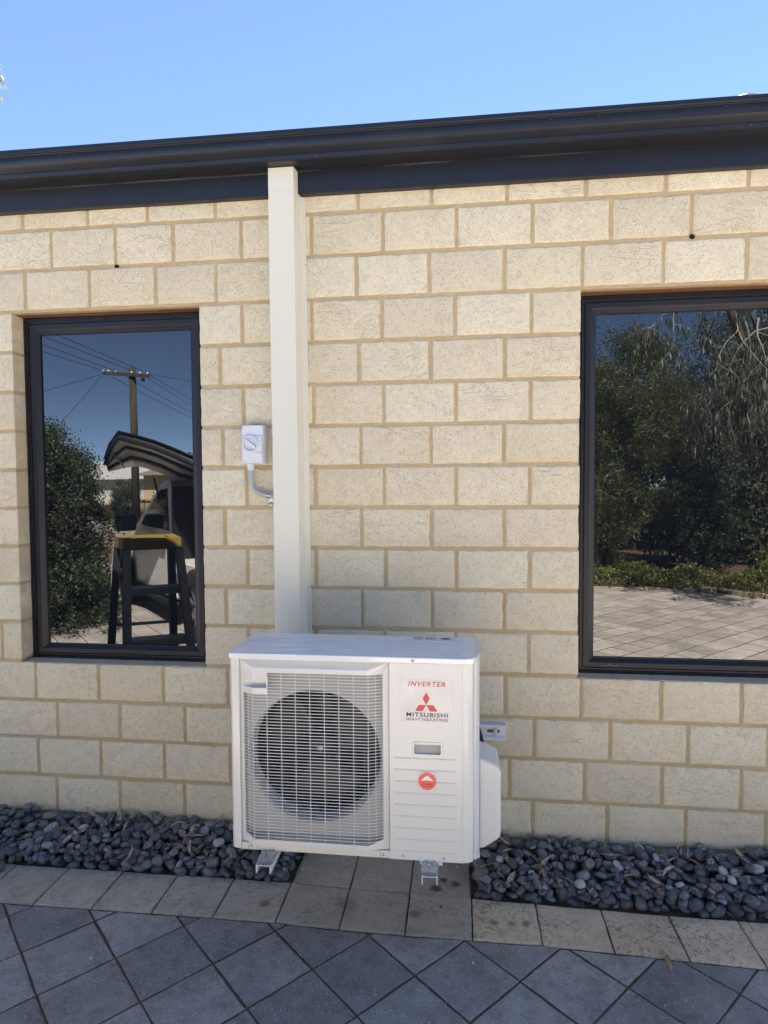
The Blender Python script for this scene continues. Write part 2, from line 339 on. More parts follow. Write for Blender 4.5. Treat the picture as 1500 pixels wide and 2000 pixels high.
def clip(poly, a, b, c):  # keep a*x+b*y<=c
    out = []
    for i in range(len(poly)):
        p, q = poly[i], poly[(i + 1) % len(poly)]; dp = a * p[0] + b * p[1] - c; dq = a * q[0] + b * q[1] - c
        if dp <= 0: out.append(p)
        if (dp < 0 < dq) or (dq < 0 < dp):
            t = dp / (dp - dq); out.append((p[0] + (q[0] - p[0]) * t, p[1] + (q[1] - p[1]) * t))
    return out
def area(poly): return .5 * sum(poly[i][0] * poly[(i + 1) % len(poly)][1] - poly[(i + 1) % len(poly)][0] * poly[i][1] for i in range(len(poly)))
def slab(mb, poly, z1, th=.03, bev=.004, jit=0, tilt=(0, 0)):
    n = len(poly); cx = sum(p[0] for p in poly) / n; cy = sum(p[1] for p in poly) / n
    zz = lambda x, y: z1 + tilt[0] * (x - cx) + tilt[1] * (y - cy)
    if jit:
        q = []
        for i in range(n):
            a, b = poly[i], poly[(i + 1) % n]; L = math.dist(a, b); k = max(1, int(L / .035))
            for j in range(k):
                t = j / k; e = jit if j else jit * .5
                q.append((a[0] + (b[0] - a[0]) * t + random.uniform(-e, e), a[1] + (b[1] - a[1]) * t + random.uniform(-e, e)))
        poly = q; n = len(poly)
    def ins(d):
        o = []
        for x, y in poly:
            l = math.hypot(x - cx, y - cy) or 1; o.append((x - (x - cx) / l * d * 1.3, y - (y - cy) / l * d * 1.3))
        return o
    a, b = ins(0), ins(bev)
    V = [(x, y, z1 - th) for x, y in a] + [(x, y, zz(x, y) - bev * .8) for x, y in a] + [(x, y, zz(x, y)) for x, y in b]
    F = [tuple(range(2 * n, 3 * n))] + [(i, (i + 1) % n, n + (i + 1) % n, n + i) for i in range(n)] + [(n + i, n + (i + 1) % n, 2 * n + (i + 1) % n, 2 * n + i) for i in range(n)]
    mb.add(V, F)
# border row of square pavers, back and front lines follow the real, slightly wavy laying
fx = [-3, -.71, -.24, .247, .481, .719, .95, 1.182, 1.426, 1.658, 1.891, 3.4]; fy = [-.455, -.462, -.456, -.455, -.464, -.467, -.466, -.464, -.473, -.484, -.492, -.50]
bx = [-3, -.71, .24, .504, .95, 1.2, 1.44, 1.68, 1.92, 3.4]; by = [-.235, -.238, -.230, -.244, -.248, -.256, -.262, -.267, -.268, -.27]
xs = [.249 - .2335 * k for k in range(13, 0, -1)] + [.249, .483, .717, .951] + [.951 + .2355 * k for k in range(1, 11)]
for i in range(len(xs) - 1):
    a, b = xs[i] + .0028, xs[i + 1] - .0028
    if b < -2.2 or a > 3.3: continue
    F = lambda x: float(np.interp(x, fx, fy)); B = lambda x: float(np.interp(x, bx, by))
    m = MB(); slab(m, [(a, F(a) + .002), (b, F(b) + .002), (b, B(b)), (a, B(a))], GZ + random.uniform(-.001, .0015), jit=.0012, tilt=(random.uniform(-.006, .006), random.uniform(-.006, .006)))
    m.build('paver', PAV_TAN if a > .95 else PAV_TAUPE, drive)
for i, (a, b) in enumerate(((.249, .483), (.483, .717), (.717, .951))):
    m = MB(); slab(m, [(a + .003, float(np.interp(a, bx, by)) + .006), (b - .003, float(np.interp(b, bx, by)) + .006), (b - .003, -.013), (a + .003, -.013)], GZ - .002, jit=.0012); m.build('paver', PAV_TAUPE, drive)
# charcoal squares laid on the diagonal
O = Vector((.432, -.650)); e1 = Vector((.332, .012)); e2 = Vector((-.012, .332)); p1 = (e1 + e2) / 2; p2 = (e1 - e2) / 2
far = [(-10, -12.2), (9, -12.2)]
def garden_edge(x): return float(np.interp(x, [-8, 1.5, 2.9, 3.9, 4.55, 5.0, 5.6, 9.1], [-9.6, -7.3, -6.95, -6.80, -6.6, -6.15, -5.6, -5.0]))
pavs = []
for i in range(-60, 60):
    for j in range(-60, 60):
        c = O + p1 * i + p2 * j + e1 / 2
        if not (-9.5 < c.x < 8.8 and garden_edge(c.x) - .15 < c.y < -.22): continue
        q = [c - e1 / 2, c - e2 / 2, c + e1 / 2, c + e2 / 2]; q = [c + (v - c) * (.974 if c.y > -1.3 else .955) for v in q]; q = [(v.x, v.y) for v in q]
        if c.y > -.75:
            k = 0
            for s0 in range(len(fx) - 1):
                if fx[s0] <= c.x < fx[s0 + 1]:
                    sl_ = (fy[s0 + 1] - fy[s0]) / (fx[s0 + 1] - fx[s0]); cc = fy[s0] - sl_ * fx[s0] - .003; q = clip(q, -sl_, 1, cc)
            if len(q) < 3 or abs(area(q)) < .00006: continue
        d = math.hypot(c.x - .9, c.y + 2.57)
        vis = (c.y > -1.25 and -.8 < c.x < 2.5)
        refl = (c.y < -2.9 and c.x > 1.9 and c.x < 5.4) 
        pavs.append((0 if vis else 1 if refl else 2, d + (0 if vis else -c.y), q))
pavs.sort(key=lambda t: t[:2])
for k, (a, d, q) in enumerate(pavs[:290]):
    m = MB(); slab(m, q, GZ - .004 + random.uniform(-.0012, .0012), bev=.004 if a == 0 else .007, jit=.0013 if a == 0 else 0, tilt=(random.uniform(-.006, .006), random.uniform(-.006, .006)))
    m.build('paver', PAV_GREY, drive)
m = MB()
for a, d, q in pavs[290:]: slab(m, q, GZ - .004 + random.uniform(-.001, .001))
struct(m.build('paver', PAV_GREY, drive), 'stuff')

# ------------------------------------------------------------------ the house
house = empty('brick_house', (0, 0, 0), 'single storey house of cream double height bricks with charcoal gutter and two dark windows', 'house')
JZ = {0: 2.5824, 1: 2.4108, 2: 2.2356, 3: 2.0606, 4: 1.8878, 5: 1.7167, 6: 1.5467, 7: 1.3758, 8: 1.2061, 9: 1.036, 10: .8665, 11: .6894, 12: .5133, 13: .3431, 14: .1694, 15: -.002, 16: -.174}
JX = {0: [-.978, -.676, -.405, -.105, .498, .798, 1.097, 1.398, 1.697, 1.998], 1: [-.848, -.552, -.293, .006, .303, .601, .897, 1.195, 1.494, 1.794],
      2: [-.975, -.676, -.375, -.108, .49, .788, 1.088, 1.388, 1.693, 1.997], 3: [.003, .301, .593, .892, 1.192], 4: [-.096, .497, .792, 1.089], 5: [.004, .305, .6, .894, 1.19],
      6: [-.089, .503, .793, 1.087], 7: [.014, .309, .6, .893, 1.188], 8: [-.087, .503, .794, 1.088], 9: [.013, .308, .603, .894, 1.19], 10: [-.087, .503, .795, 1.088], 11: [-1.138, .009, 1.186],
      12: [-.982, -.681, -.38, -.087, 1.092, 1.395, 1.705, 2.007], 13: [-.883, -.585, -.285, 1.21, 1.511, 1.81], 14: [-.98, -.68, -.381, 1.111, 1.412, 1.711, 2.011], 15: [-.894, -.594, -.292, 1.207, 1.502, 1.805, 2.107],
      16: [-.98, -.68, -.38, 1.11, 1.41, 1.71, 2.01]}
XL, XR = -2.6, 3.9
WL = (-1.045, -.185); WR = (1.383, 3.19); WZ0, WZ1 = JZ[11] - .008, JZ[2] - .006
m = MB()
for x0, x1, z0, z1 in ((XL, XR, -.2, WZ0 - .004), (XL, WL[0] - .0035, WZ0 - .004, WZ1), (WL[1] + .0035, WR[0] - .0035, WZ0 - .004, WZ1), (WR[1] + .0035, XR, WZ0 - .004, WZ1), (XL, XR, WZ1, 2.76)):
    m.box(x0, x1, .0028, .112, z0, z1)
wall = m.build('wall', MORTAR, house)
def brick_mesh(k):
    rs = random.Random(100 + k); pts = []
    for (a, b, n) in (((-.5, -.5), (.5, -.5), 12), ((.5, -.5), (.5, .5), 7), ((.5, .5), (-.5, .5), 12), ((-.5, .5), (-.5, -.5), 7)):
        for i in range(n):
            t = i / n; x = a[0] + (b[0] - a[0]) * t; z = a[1] + (b[1] - a[1]) * t
            j = .0013 if i else .0005; L = .288; H = .160
            bite = rs.uniform(.001, .0035) if rs.random() < .13 else 0
            x = x * (L - 2 * bite * (abs(x) > .49)); z = z * (H - 2 * bite * (abs(z) > .49))
            pts.append((x + rs.uniform(-j, j), z + rs.uniform(-j, j)))
    n = len(pts); V = []; F = []
    ins = lambda p, d: (p[0] - math.copysign(min(d, abs(p[0])), p[0]) * (abs(p[0]) > .135), p[1] - math.copysign(min(d, abs(p[1])), p[1]) * (abs(p[1]) > .07))
    V += [(x, .09, z) for x, z in pts]; V += [(x, .0025, z) for x, z in pts]
    V += [(*[ins(p, .0022 + rs.uniform(0, .0012))[0]], .0002 + rs.uniform(0, .0004), ins(p, .0024)[1]) for p in pts]
    V += [(ins(p, .009)[0], -.0008 + rs.uniform(-.0006, .0005), ins(p, .008)[1]) for p in pts]
    for r0 in range(3): F += [(r0 * n + i, r0 * n + (i + 1) % n, (r0 + 1) * n + (i + 1) % n, (r0 + 1) * n + i) for i in range(n)]
    F.append(tuple(range(3 * n, 4 * n)))
    me = bpy.data.meshes.new('brick'); me.from_pydata(V, [], F); me.materials.append(BRICK)
    bm = bmesh.new(); bm.from_mesh(me); bmesh.ops.recalc_face_normals(bm, faces=bm.faces); bm.to_mesh(me); bm.free()
    me.polygons.foreach_set('use_smooth', [True] * len(me.polygons)); me.set_sharp_from_angle(angle=R(50)); return me
BM = [brick_mesh(k) for k in range(10)]
def put_brick(x0, x1, z0, z1):
    w_, h_ = x1 - x0, z1 - z0
    if w_ < .012: return
    o = bpy.data.objects.new('brick', random.choice(BM)); C.objects.link(o); o.parent = wall
    o.location = ((x0 + x1) / 2, random.uniform(-.0012, .0006), (z0 + z1) / 2); o.scale = (w_ / .288, 1, h_ / .160)
J = .0070
for c_ in range(17):
    zt = 2.752 if c_ == 0 else JZ[c_ - 1] - J; zb = JZ[c_] + J
    xsj = sorted(JX[c_]); full = [xsj[0]]
    for x in xsj[1:]:
        gap = x - full[-1]; n = max(1, round(gap / .2985)); full += [full[-1] + gap * (i + 1) / n for i in range(n)]
    while full[0] > XL + .05: full.insert(0, full[0] - .2985)
    while full[-1] < XR - .05: full.append(full[-1] + .2995)
    for a, b in zip(full[:-1], full[1:]):
        a = max(a, XL); b = min(b, XR); a += J + random.uniform(-.0012, .0012); b -= J + random.uniform(-.0012, .0012)
        segs = [(a, b)]
        if 3 <= c_ <= 11:
            for (w0, w1) in (WL, WR):
                new = []
                for s0, s1 in segs:
                    if s1 <= w0 or s0 >= w1: new.append((s0, s1)); continue
                    if s0 < w0: new.append((s0, w0))
                    if s1 > w1: new.append((w1, s1))
                segs = new
        sill = c_ == 12
        for s0, s1 in segs:
            mid = (s0 + s1) / 2; zt2 = zt
            if sill and (WL[0] < mid < WL[1] or WR[0] < mid < WR[1]): zt2 = WZ0
            jz = random.uniform(-.0012, .0012); put_brick(s0, s1, zb + jz, zt2 + (random.uniform(-.0014, .0010) if zt2 != WZ0 else 0))
# windows
def sweep_frame(mb, x0, x1, z0, z1, prof, binset=1.0):
    loops = []
    for d, y in prof:
        b = z0 + d * binset
        loops.append([(x0 + d, y, b), (x1 - d, y, b), (x1 - d, y, z1 - d), (x0 + d, y, z1 - d)])
    V = [p for l in loops for p in l]; n = len(loops)
    mb.add(V, [(i * 4 + j, i * 4 + (j + 1) % 4, (i + 1) * 4 + (j + 1) % 4, (i + 1) * 4 + j) for i in range(n - 1) for j in range(4)])
def window(x0, x1, head_lab):
    zt, zb = 2.226, .6855
    m = MB()
    prof = [(0, .112), (0, .074), (.004, .072), (.013, .072), (.0135, .077), (.0165, .077), (.017, .071), (.025, .071), (.0255, .078), (.030, .078), (.031, .069), (.052, .069), (.0555, .071), (.071, .082), (.0745, .082), (.0745, .100)]
    sweep_frame(m, x0 + .001, x1 - .001, zb, zt, prof, .86)
    # track lines along the head
    for zz in (zt - .0155, zt - .0265): m.box(x0 + .03, x1 - .03, .067, .0705, zz - .0012, zz + .0012)
    fr = m.build('window', FRAME, house, recalc=True)
    p = MB(); p.box(x0 + .07, x1 - .07, .089, .095, zb + .060, zt - .070); p.build('glass_pane', GLASS, fr)
    h = MB(); h.box(x0 + .002, x1 - .002, .03, .105, zt + .0005, WZ1 - .001); h.build('head_trim', WOOD, fr)
    s_ = MB(); s_.box(x0 + .001, x1 - .001, .066, .078, zb - .003, zb + .0075); s_.build('sill_angle', FRAME, fr, bevel=.002)
    return fr
fl = window(*WL, ''); fr = window(*WR, '')
fr['label'] = 'wide window that runs out of frame on the right'; fl['label'] = 'narrow upright window left of the duct'
# sill faces: long cut blocks lying behind the face bricks
m = MB()
for (a, b) in (WL, WR):
    x = a + .003; i = 0
    while x < b - .01:
        x2 = min(x + .1485, b - .003); m.hexa([(x + .002, .010, WZ0 - .02), (x2 - .002, .010, WZ0 - .02), (x2 - .002, .11, WZ0 - .02), (x + .002, .11, WZ0 - .02), (x + .002, .010, WZ0 + .0008), (x2 - .002, .010, WZ0 + .0008), (x2 - .002, .11, WZ0 + .0068), (x + .002, .11, WZ0 + .0068)]); x += .15
sill = m.build('window_sill', BRICK, wall)
# weep holes
for x, z in ((1.797, 2.414), (-.549, 2.408)):
    m = MB(); m.lathe_y(x, z, [(.0001, .0015), (.0085, .0015), (.0095, -.0012), (.0105, .0025)], 12); m.build('weep_hole', plain('weep_black', (.004, .004, .004), .9) if 'weep_black' not in bpy.data.materials else bpy.data.materials['weep_black'], wall)
# fascia, gutter, roof
m = MB(); m.prism_x([(-.036, 2.654), (-.030, 2.6505), (.0, 2.6505), (.0, 2.662), (-.026, 2.662), (-.026, 2.80), (-.036, 2.80)], XL, XR); m.prism_x([(-.0375, 2.742), (-.0362, 2.742), (-.0362, 2.750), (-.0375, 2.750)], XL, XR)
m.build('fascia', FASC, house)
gp = [(-.0375, 2.748), (-.0375, 2.7405), (-.085, 2.7385), (-.085, 2.7365), (-.128, 2.7365), (-.133, 2.739), (-.1345, 2.7535), (-.131, 2.7545), (-.130, 2.7575), (-.136, 2.763), (-.147, 2.769), (-.1555, 2.778), (-.1585, 2.789), (-.158, 2.800), (-.155, 2.809), (-.1535, 2.8145), (-.1555, 2.8165), (-.1605, 2.818), (-.162, 2.821), (-.162, 2.8355), (-.1612, 2.8370), (-.1600, 2.8350), (-.158, 2.830)]
inner = [(-.156, 2.822), (-.150, 2.80), (-.148, 2.78), (-.126, 2.757), (-.126, 2.742), (-.044, 2.745), (-.044, 2.80), (-.0375, 2.80)]
m = MB(); m.prism_x(gp + inner, XL, XR); gut = m.build('gutter', STEEL, house, smooth=True, angle=20)
TILE = m_ground('roof_tile_cream', (.62, .54, .46), (.72, .64, .56), 9); TILE.node_tree.nodes['Principled BSDF'].inputs['Roughness'].default_value = .8
ROOFZ = 2.847; sl22 = math.tan(R(26))
def tile_mesh():
    n = 15; V = []; F = []
    for j in range(2):
        for i in range(n):
            u = i / (n - 1); roll = .026 * max(0, math.cos((u - .80) / .2 * math.pi / 2)) if abs(u - .80) < .2 else 0
            x = u * .315; y = j * .36; z = y * sl22 + roll - .004 * math.sin(u * math.pi)
            V += [(x, y, z), (x, y, z - .018)]
    k = 2 * n
    for i in range(n - 1):
        a = 2 * i; F += [(a, a + 2, k + a + 2, k + a), (a + 1, k + a + 1, k + a + 3, a + 3), (a, a + 1, a + 3, a + 2), (k + a, k + a + 2, k + a + 3, k + a + 1)]
    F += [(0, k, k + 1, 1), (2 * n - 2, 2 * n - 1, k + 2 * n - 1, k + 2 * n - 2)]
    me = bpy.data.meshes.new('roof_tile'); me.from_pydata(V, [], F); me.materials.append(TILE)
    bm = bmesh.new(); bm.from_mesh(me); bmesh.ops.recalc_face_normals(bm, faces=bm.faces); bm.to_mesh(me); bm.free(); return me
TM = tile_mesh()
m = MB(); m.add([(XL, -.03, 2.80), (XR, -.03, 2.80), (XR, 4.5, 2.80 + 4.53 * sl22), (XL, 4.5, 2.80 + 4.53 * sl22), (XL, 9, 2.80), (XR, 9, 2.80)], [(0, 1, 2, 3), (3, 2, 5, 4)])
roof = m.build('roof', m_ground('roof_cream', (.5, .43, .36), (.6, .53, .46)), house)
lift = {3: .0, 6: .004, 13: .006, 14: .011, 5: .002}
for cidx in range(21):
    x = -2.535 + .303 * cidx
    for row in range(2):
        o = bpy.data.objects.new('roof_tile', TM); C.objects.link(o); o.parent = roof
        up = {4: .020, 5: .013, 13: .013, 14: .021}.get(cidx, [.0, .002, -.003, .001][cidx % 4]) if row == 0 else 0
        o.location = (x, -.085 + row * .33, ROOFZ - .003 + row * .33 * sl22 + up + (-.025 if row else 0)); o.rotation_euler = (0, R(random.uniform(-.3, .3)), 0)
m = MB(); m.box(XL, XR, 8.9, 9.0, -.2, 2.8); m.box(XL, XL + .1, .112, 8.9, -.2, 2.8); m.box(XR - .1, XR, .112, 8.9, -.2, 2.8); m.build('rear_wall', MORTAR, house)

# ------------------------------------------------------------------ duct
duct = empty('pipe_duct', (.2, 0, .45), 'tall cream metal duct rising from the air conditioner to the gutter', 'duct')
m = MB(); SH = .0075
m.prism_z([(.1505, -.0865), (.2525, -.0865), (.2535, -.0855), (.2625, -.014), (.2625, -.001), (.1405, -.001), (.1405, -.014), (.1495, -.0855)], .45, 2.649, shear=SH)
m.build('front_cover', DUCT, duct, bevel=.0012)
m = MB(); m.prism_z([(.1505, -.0868), (.2525, -.0868), (.2535, -.0858), (.2592, -.0405), (.1430, -.0405), (.1495, -.0858)], 2.649, 2.7345)
m.build('top_cap', DUCT, duct, bevel=.001)
m = MB(); m.prism_z([(.2627, -.0145), (.2660, -.0125), (.2665, -.0095), (.2725, -.0092), (.2730, -.0065), (.2800, -.0062), (.2812, -.0045), (.2812, -.0012), (.2627, -.0012)], .45, 2.648, shear=SH)
m.prism_z([(.1403, -.0145), (.1370, -.0125), (.1365, -.0095), (.1240, -.0062), (.1228, -.0045), (.1228, -.0012), (.1403, -.0012)], .45, 2.648, shear=SH)
m.build('base_flange', DUCT, duct)
def screw(mb, x, y, z, r=.004): mb.lathe_y(x, z, [(.0001, y - r * .65), (r * .55, y - r * .6), (r, y - r * .15), (r, y)], 10)
for z in (2.375, 1.045):
    m = MB(); screw(m, .2785 + SH * (2.649 - z) / 2.2, -.0058, z, .0036); m.build('screw', ZINC, duct, smooth=True)

# ------------------------------------------------------------------ isolator switch
iso = empty('isolator_switch', (.06, 0, 1.557), 'pale blue white isolator switch box on the bricks with a round dial', 'switch')
m = MB(); m.box(.0125, .1065, -.046, -.001, 1.5585, 1.7185); m.build('box', PLAST, iso, bevel=.004, seg=3)
m = MB(); m.box(.0135, .1055, -.0585, -.0465, 1.5595, 1.7175); m.build('lid', PLAST, iso, bevel=.0035, seg=3)
m = MB(); m.box(.062, .1025, -.068, -.0588, 1.6055, 1.6715); m.build('locking_plate', PLAST, iso, bevel=.002)
m = MB(); m.hexa([(.056, -.0615, 1.562), (.101, -.0615, 1.562), (.101, -.0588, 1.562), (.056, -.0588, 1.562), (.060, -.0655, 1.604), (.101, -.0665, 1.604), (.101, -.0588, 1.604), (.060, -.0588, 1.604)]); m.build('lower_moulding', PLAST, iso, bevel=.001)
m = MB(); m.lathe_y(.0545, 1.640, [(.0345, -.0588), (.0345, -.0775), (.0325, -.080), (.0300, -.080), (.0275, -.077), (.0265, -.066), (.0001, -.0655)], 40); dial = m.build('dial', PLAST, iso, smooth=True, angle=40)
m = MB(); m.bar((.0345, -.0745, 1.6565), (.0745, -.0745, 1.6235), .0105, .014, up=(0, 1, 0)); m.build('handle', PLAST, dial, bevel=.0015)
for x, z in ((.021, 1.709), (.0985, 1.709), (.021, 1.5695), (.0985, 1.5695)):
    m = MB(); m.lathe_y(x, z, [(.0001, -.0578), (.0022, -.0578), (.0034, -.0592), (.0042, -.0592), (.0044, -.0584)], 12); m.build('screw', PLGREY, iso, smooth=True)
con = empty('flexible_conduit', (.041, -.03, 1.42), 'grey corrugated conduit curving from the switch box into the duct', 'conduit')
m = MB(); m.tube([(.041, -.029, 1.558), (.041, -.029, 1.5315)], .0145, 20); m.build('gland', PLAST, con, smooth=True, angle=40)
ctrl = [Vector(p) for p in ((.041, -.029, 1.533), (.041, -.029, 1.505), (.0425, -.029, 1.478), (.054, -.029, 1.452), (.075, -.028, 1.437), (.10, -.026, 1.429), (.128, -.025, 1.4255), (.158, -.025, 1.4245))]
pth = []
for i in range(len(ctrl) - 1):
    p0, p1_, p2_, p3 = ctrl[max(i - 1, 0)], ctrl[i], ctrl[i + 1], ctrl[min(i + 2, len(ctrl) - 1)]
    for k in range(24):
        t = k / 24; pth.append(.5 * ((2 * p1_) + (-p0 + p2_) * t + (2 * p0 - 5 * p1_ + 4 * p2_ - p3) * t * t + (-p0 + 3 * p1_ - 3 * p2_ + p3) * t ** 3))
L = 0; rad = []; out = []
acc = [0]
for i in range(1, len(pth)): acc.append(acc[-1] + (pth[i] - pth[i - 1]).length)
N = int(acc[-1] / .00085)
for i in range(N):
    s_ = acc[-1] * i / (N - 1); k = min(int(np.searchsorted(acc, s_)), len(pth) - 1); k0 = max(k - 1, 0); dd = acc[k] - acc[k0] or 1
    out.append(pth[k0].lerp(pth[k], (s_ - acc[k0]) / dd)); rad.append(.0112 if (i // 3) % 2 == 0 else .0086)
m = MB(); m.tube(out, rad, 14); m.build('hose', PLGREY, con)
clipo = empty('saddle_clip', (.116, 0, 1.41), 'shiny metal saddle clip holding the conduit beside the duct', 'clip')
m = MB(); m.tube([(.1075, -.0255, 1.4275), (.1245, -.0255, 1.4255)], .0118, 18); m.build('band', CHROME, clipo, smooth=True, angle=40)
m = MB(); m.prism_z([(0, 0)] * 0 or [(.112, -.014), (.131, -.014), (.131, -.0015), (.112, -.0015)], 1.388, 1.416); m.lathe_y(.1215, 1.390, [(.0001, -.014), (.0095, -.014), (.0095, -.002)], 20); m.build('tab', WHITE, clipo)
m = MB(); screw(m, .1215, -.0142, 1.3935, .0055); m.build('screw', ZINC, clipo, smooth=True)

# ------------------------------------------------------------------ wall bracket
brk = empty('wall_bracket', (.55, 0, .2), 'white steel bracket fixed to the bricks that carries the air conditioner', 'bracket')
m = MB()
rp = [(-.001, .4255), (-.030, .4255), (-.031, .4270), (-.031, .4350), (-.029, .4365), (-.0185, .4420), (-.0165, .4440), (-.0165, .4740), (-.0175, .4755), (-.0275, .4765), (-.0295, .4780), (-.0295, .4865), (-.028, .4875), (-.001, .4875)]
m.prism_x(rp, .03, 1.0945); m.build('rail', RAILW, brk, bevel=.0008)
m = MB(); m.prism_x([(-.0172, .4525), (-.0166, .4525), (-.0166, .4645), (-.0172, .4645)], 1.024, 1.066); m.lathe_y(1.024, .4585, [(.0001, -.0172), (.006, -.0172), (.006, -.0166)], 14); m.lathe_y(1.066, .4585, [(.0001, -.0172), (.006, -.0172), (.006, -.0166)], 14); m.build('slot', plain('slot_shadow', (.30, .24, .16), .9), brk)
m = MB(); m.lathe_y(1.050, .4585, [(.0001, -.024), (.0105, -.024), (.0105, -.0175)], 20); m.build('washer', CHROME, brk, smooth=True, angle=40)
m = MB(); m.lathe_y(1.047, .4585, [(.0001, -.040), (.003, -.040), (.0031, -.043), (.0075, -.043), (.009, -.041), (.0095, -.026), (.010, -.0242)], 6); m.build('bolt', ZINC, brk)
for xc in (.2765, .8125):
    m = MB(); w2 = .0245
    m.prism_z([(xc - w2, -.664), (xc + w2, -.664), (xc + w2, -.001), (xc - w2, -.001)], .2405, .2430)
    m.prism_z([(xc - w2, -.664), (xc - w2 + .003, -.664), (xc - w2 + .003, -.001), (xc - w2, -.001)], .216, .2405)
    m.prism_z([(xc + w2 - .003, -.664), (xc + w2, -.664), (xc + w2, -.001), (xc + w2 - .003, -.001)], .216, .2405)
    arm = m.build('arm', RAILW, brk)
    m = MB(); m.box(xc - .02, xc + .02, -.0155, -.001, -.06, .60); m.build('upright', RAILW, brk)
    m = MB(); m.bar((xc, -.42, .214), (xc, -.012, -.02), .02, .02); m.build('brace', RAILW, brk)
    m = MB(); m.box(xc - .018, xc + .018, -.650, -.600, .2431, .2570); m.build('rubber_pad', BLACK, brk, bevel=.002)

# ------------------------------------------------------------------ air conditioner
X0, X1, YF, YB, ZT, ZB = .153, .953, -.622, -.340, .9235, .270
ac = empty('air_conditioner', (.553, -.48, ZB), 'white air conditioner outdoor unit with round fan grille and red logo label', 'air conditioner')
m = MB()
m.prism_z([(X0, YF + .030), (X0 + .004, YF + .014), (X0 + .012, YF + .005), (.1885, YF + .003), (.1885, YF + .030)], .268, .9035)
m.box(X0, X0 + .004, YF + .0305, YB, .268, .9035)
m.build('corner_post', AC_W, ac, bevel=.001)
# right hand service panel with a real recessed handle
m = MB(); hx0, hx1, hz0, hz1 = .7635, .8475, .6145, .6480
for a, b, c_, d in ((.6845, hx0, .2670, .9035), (hx1, .9150, .2670, .9035), (hx0, hx1, .2670, hz0), (hx0, hx1, hz1, .9035)): m.box(a, b, YF, YF + .026, c_, d)
m.prism_z([(.6845, YF + .0262), (.9155, YF + .0262), (.9155, YF + .0002), (.9350, YF + .0050), (.9470, YF + .0130), (.9530, YF + .0300), (.9530, YB), (.6845, YB)], .2670, .9035)
m.hexa([(hx0, YF + .004, hz0), (hx1, YF + .004, hz0), (hx1, YF + .0262, hz0), (hx0, YF + .0262, hz0), (hx0, YF + .0052, hz0 + .001), (hx1, YF + .0052, hz0 + .001), (hx1, YF + .0262, hz0 + .019), (hx0, YF + .0262, hz0 + .019)])
svc = m.build('service_panel', AC_W, ac)
m = MB()
def octo(x0, x1, z0, z1, c_): return [(x0 + c_, z0), (x1 - c_, z0), (x1, z0 + c_), (x1, z1 - c_), (x1 - c_, z1), (x0 + c_, z1), (x0, z1 - c_), (x0, z0 + c_)]
L0, L1, L2 = octo(.7565, .8545, .6080, .6545, .007), octo(.7580, .8530, .6095, .6530, .0065), octo(hx0, hx1, hz0, hz1, .0035)
V = [(x, YF - .0001, z) for x, z in L0] + [(x, YF - .0022, z) for x, z in L1] + [(x, YF - .0022, z) for x, z in L2] + [(x, YF + .010, z) for x, z in L2]
m.add(V, [(k * 8 + i, k * 8 + (i + 1) % 8, (k + 1) * 8 + (i + 1) % 8, (k + 1) * 8 + i) for k in range(3) for i in range(8)]); m.build('handle_rim', AC_W, svc)
for k in range(9):
    z = .600 - k * .0379; m = MB(); m.prism_x([(YF - .0001, z - .0035), (YF - .0016, z - .0005), (YF - .0018, z + .0005), (YF - .0001, z + .0016)], .698, .8955); m.build('rib', AC_W, svc)
# side bulge behind the service panel and valve cover
m = MB(); m.prism_z([(.9532, -.575), (.960, -.573), (.9655, -.560), (.9665, -.545), (.9695, -.540), (.9720, -.525), (.9725, -.36), (.9532, -.36)], .252, .9150); m.build('side_panel', AC_W, ac, bevel=.0015)
m = MB(); xv = 1.0425
pr = [(.9727, .562), (1.000, .553), (1.028, .5400), (1.0375, .530), (xv, .512), (xv, .312), (1.0385, .296), (1.030, .288), (.9860, .2580), (.9727, .2560)]
V = []
for y, s_ in ((-.520, .93), (-.5125, 1), (-.365, 1)): V += [(.9727 + (x - .9727) * s_, y, .40 + (z - .40) * (s_ * .5 + .5)) for x, z in pr]
n = len(pr); m.add(V, [tuple(range(n)), tuple(range(3 * n - 1, 2 * n - 1, -1))] + [(k * n + i, k * n + (i + 1) % n, (k + 1) * n + (i + 1) % n, (k + 1) * n + i) for k in range(2) for i in range(n)])
m.build('valve_cover', AC_W, ac, bevel=.006, seg=3)
m = MB(); m.box(.9550, .9735, -.50, -.44, .212, .2515); m.build('valve_foot', AC_W, ac, bevel=.003)
# grille panel
xp = [.1895, .199, .236, .6165, .6630, .6815]; yp = [YF + .016, YF + .013, YF - .005, YF - .005, YF + .013, YF + .015]
prof = lambda x: float(np.interp(x, xp, yp))
m = MB()
def skin(x0, x1, z0, z1, top=None):
    xx = sorted(set([x0, x1] + [x for x in xp if x0 < x < x1])); V = [(x, prof(x), z0) for x in xx] + [(x, prof(x), z1) for x in xx]; n = len(xx)
    m.add(V, [(i, i + 1, n + i + 1, n + i) for i in range(n - 1)])
m.add([(.1895, YF + .016, .9020), (.6815, YF + .015, .9020), (.6815, YF + .015, .8995), (.6165, YF - .005, .8780), (.236, YF - .005, .8780), (.1895, YF + .016, .8995)], [(0, 5, 4, 3, 2, 1)])
m.add([(.236, YF - .005, .8780), (.6165, YF - .005, .8780), (.6165, YF - .005, .8620), (.236, YF - .005, .8620)], [(0, 1, 2, 3)])
m.add([(.1895, YF + .016, .8995), (.236, YF - .005, .8780), (.236, YF - .005, .8620), (.199, YF + .013, .8620), (.1895, YF + .016, .8620)], [(0, 1, 2, 3, 4)])
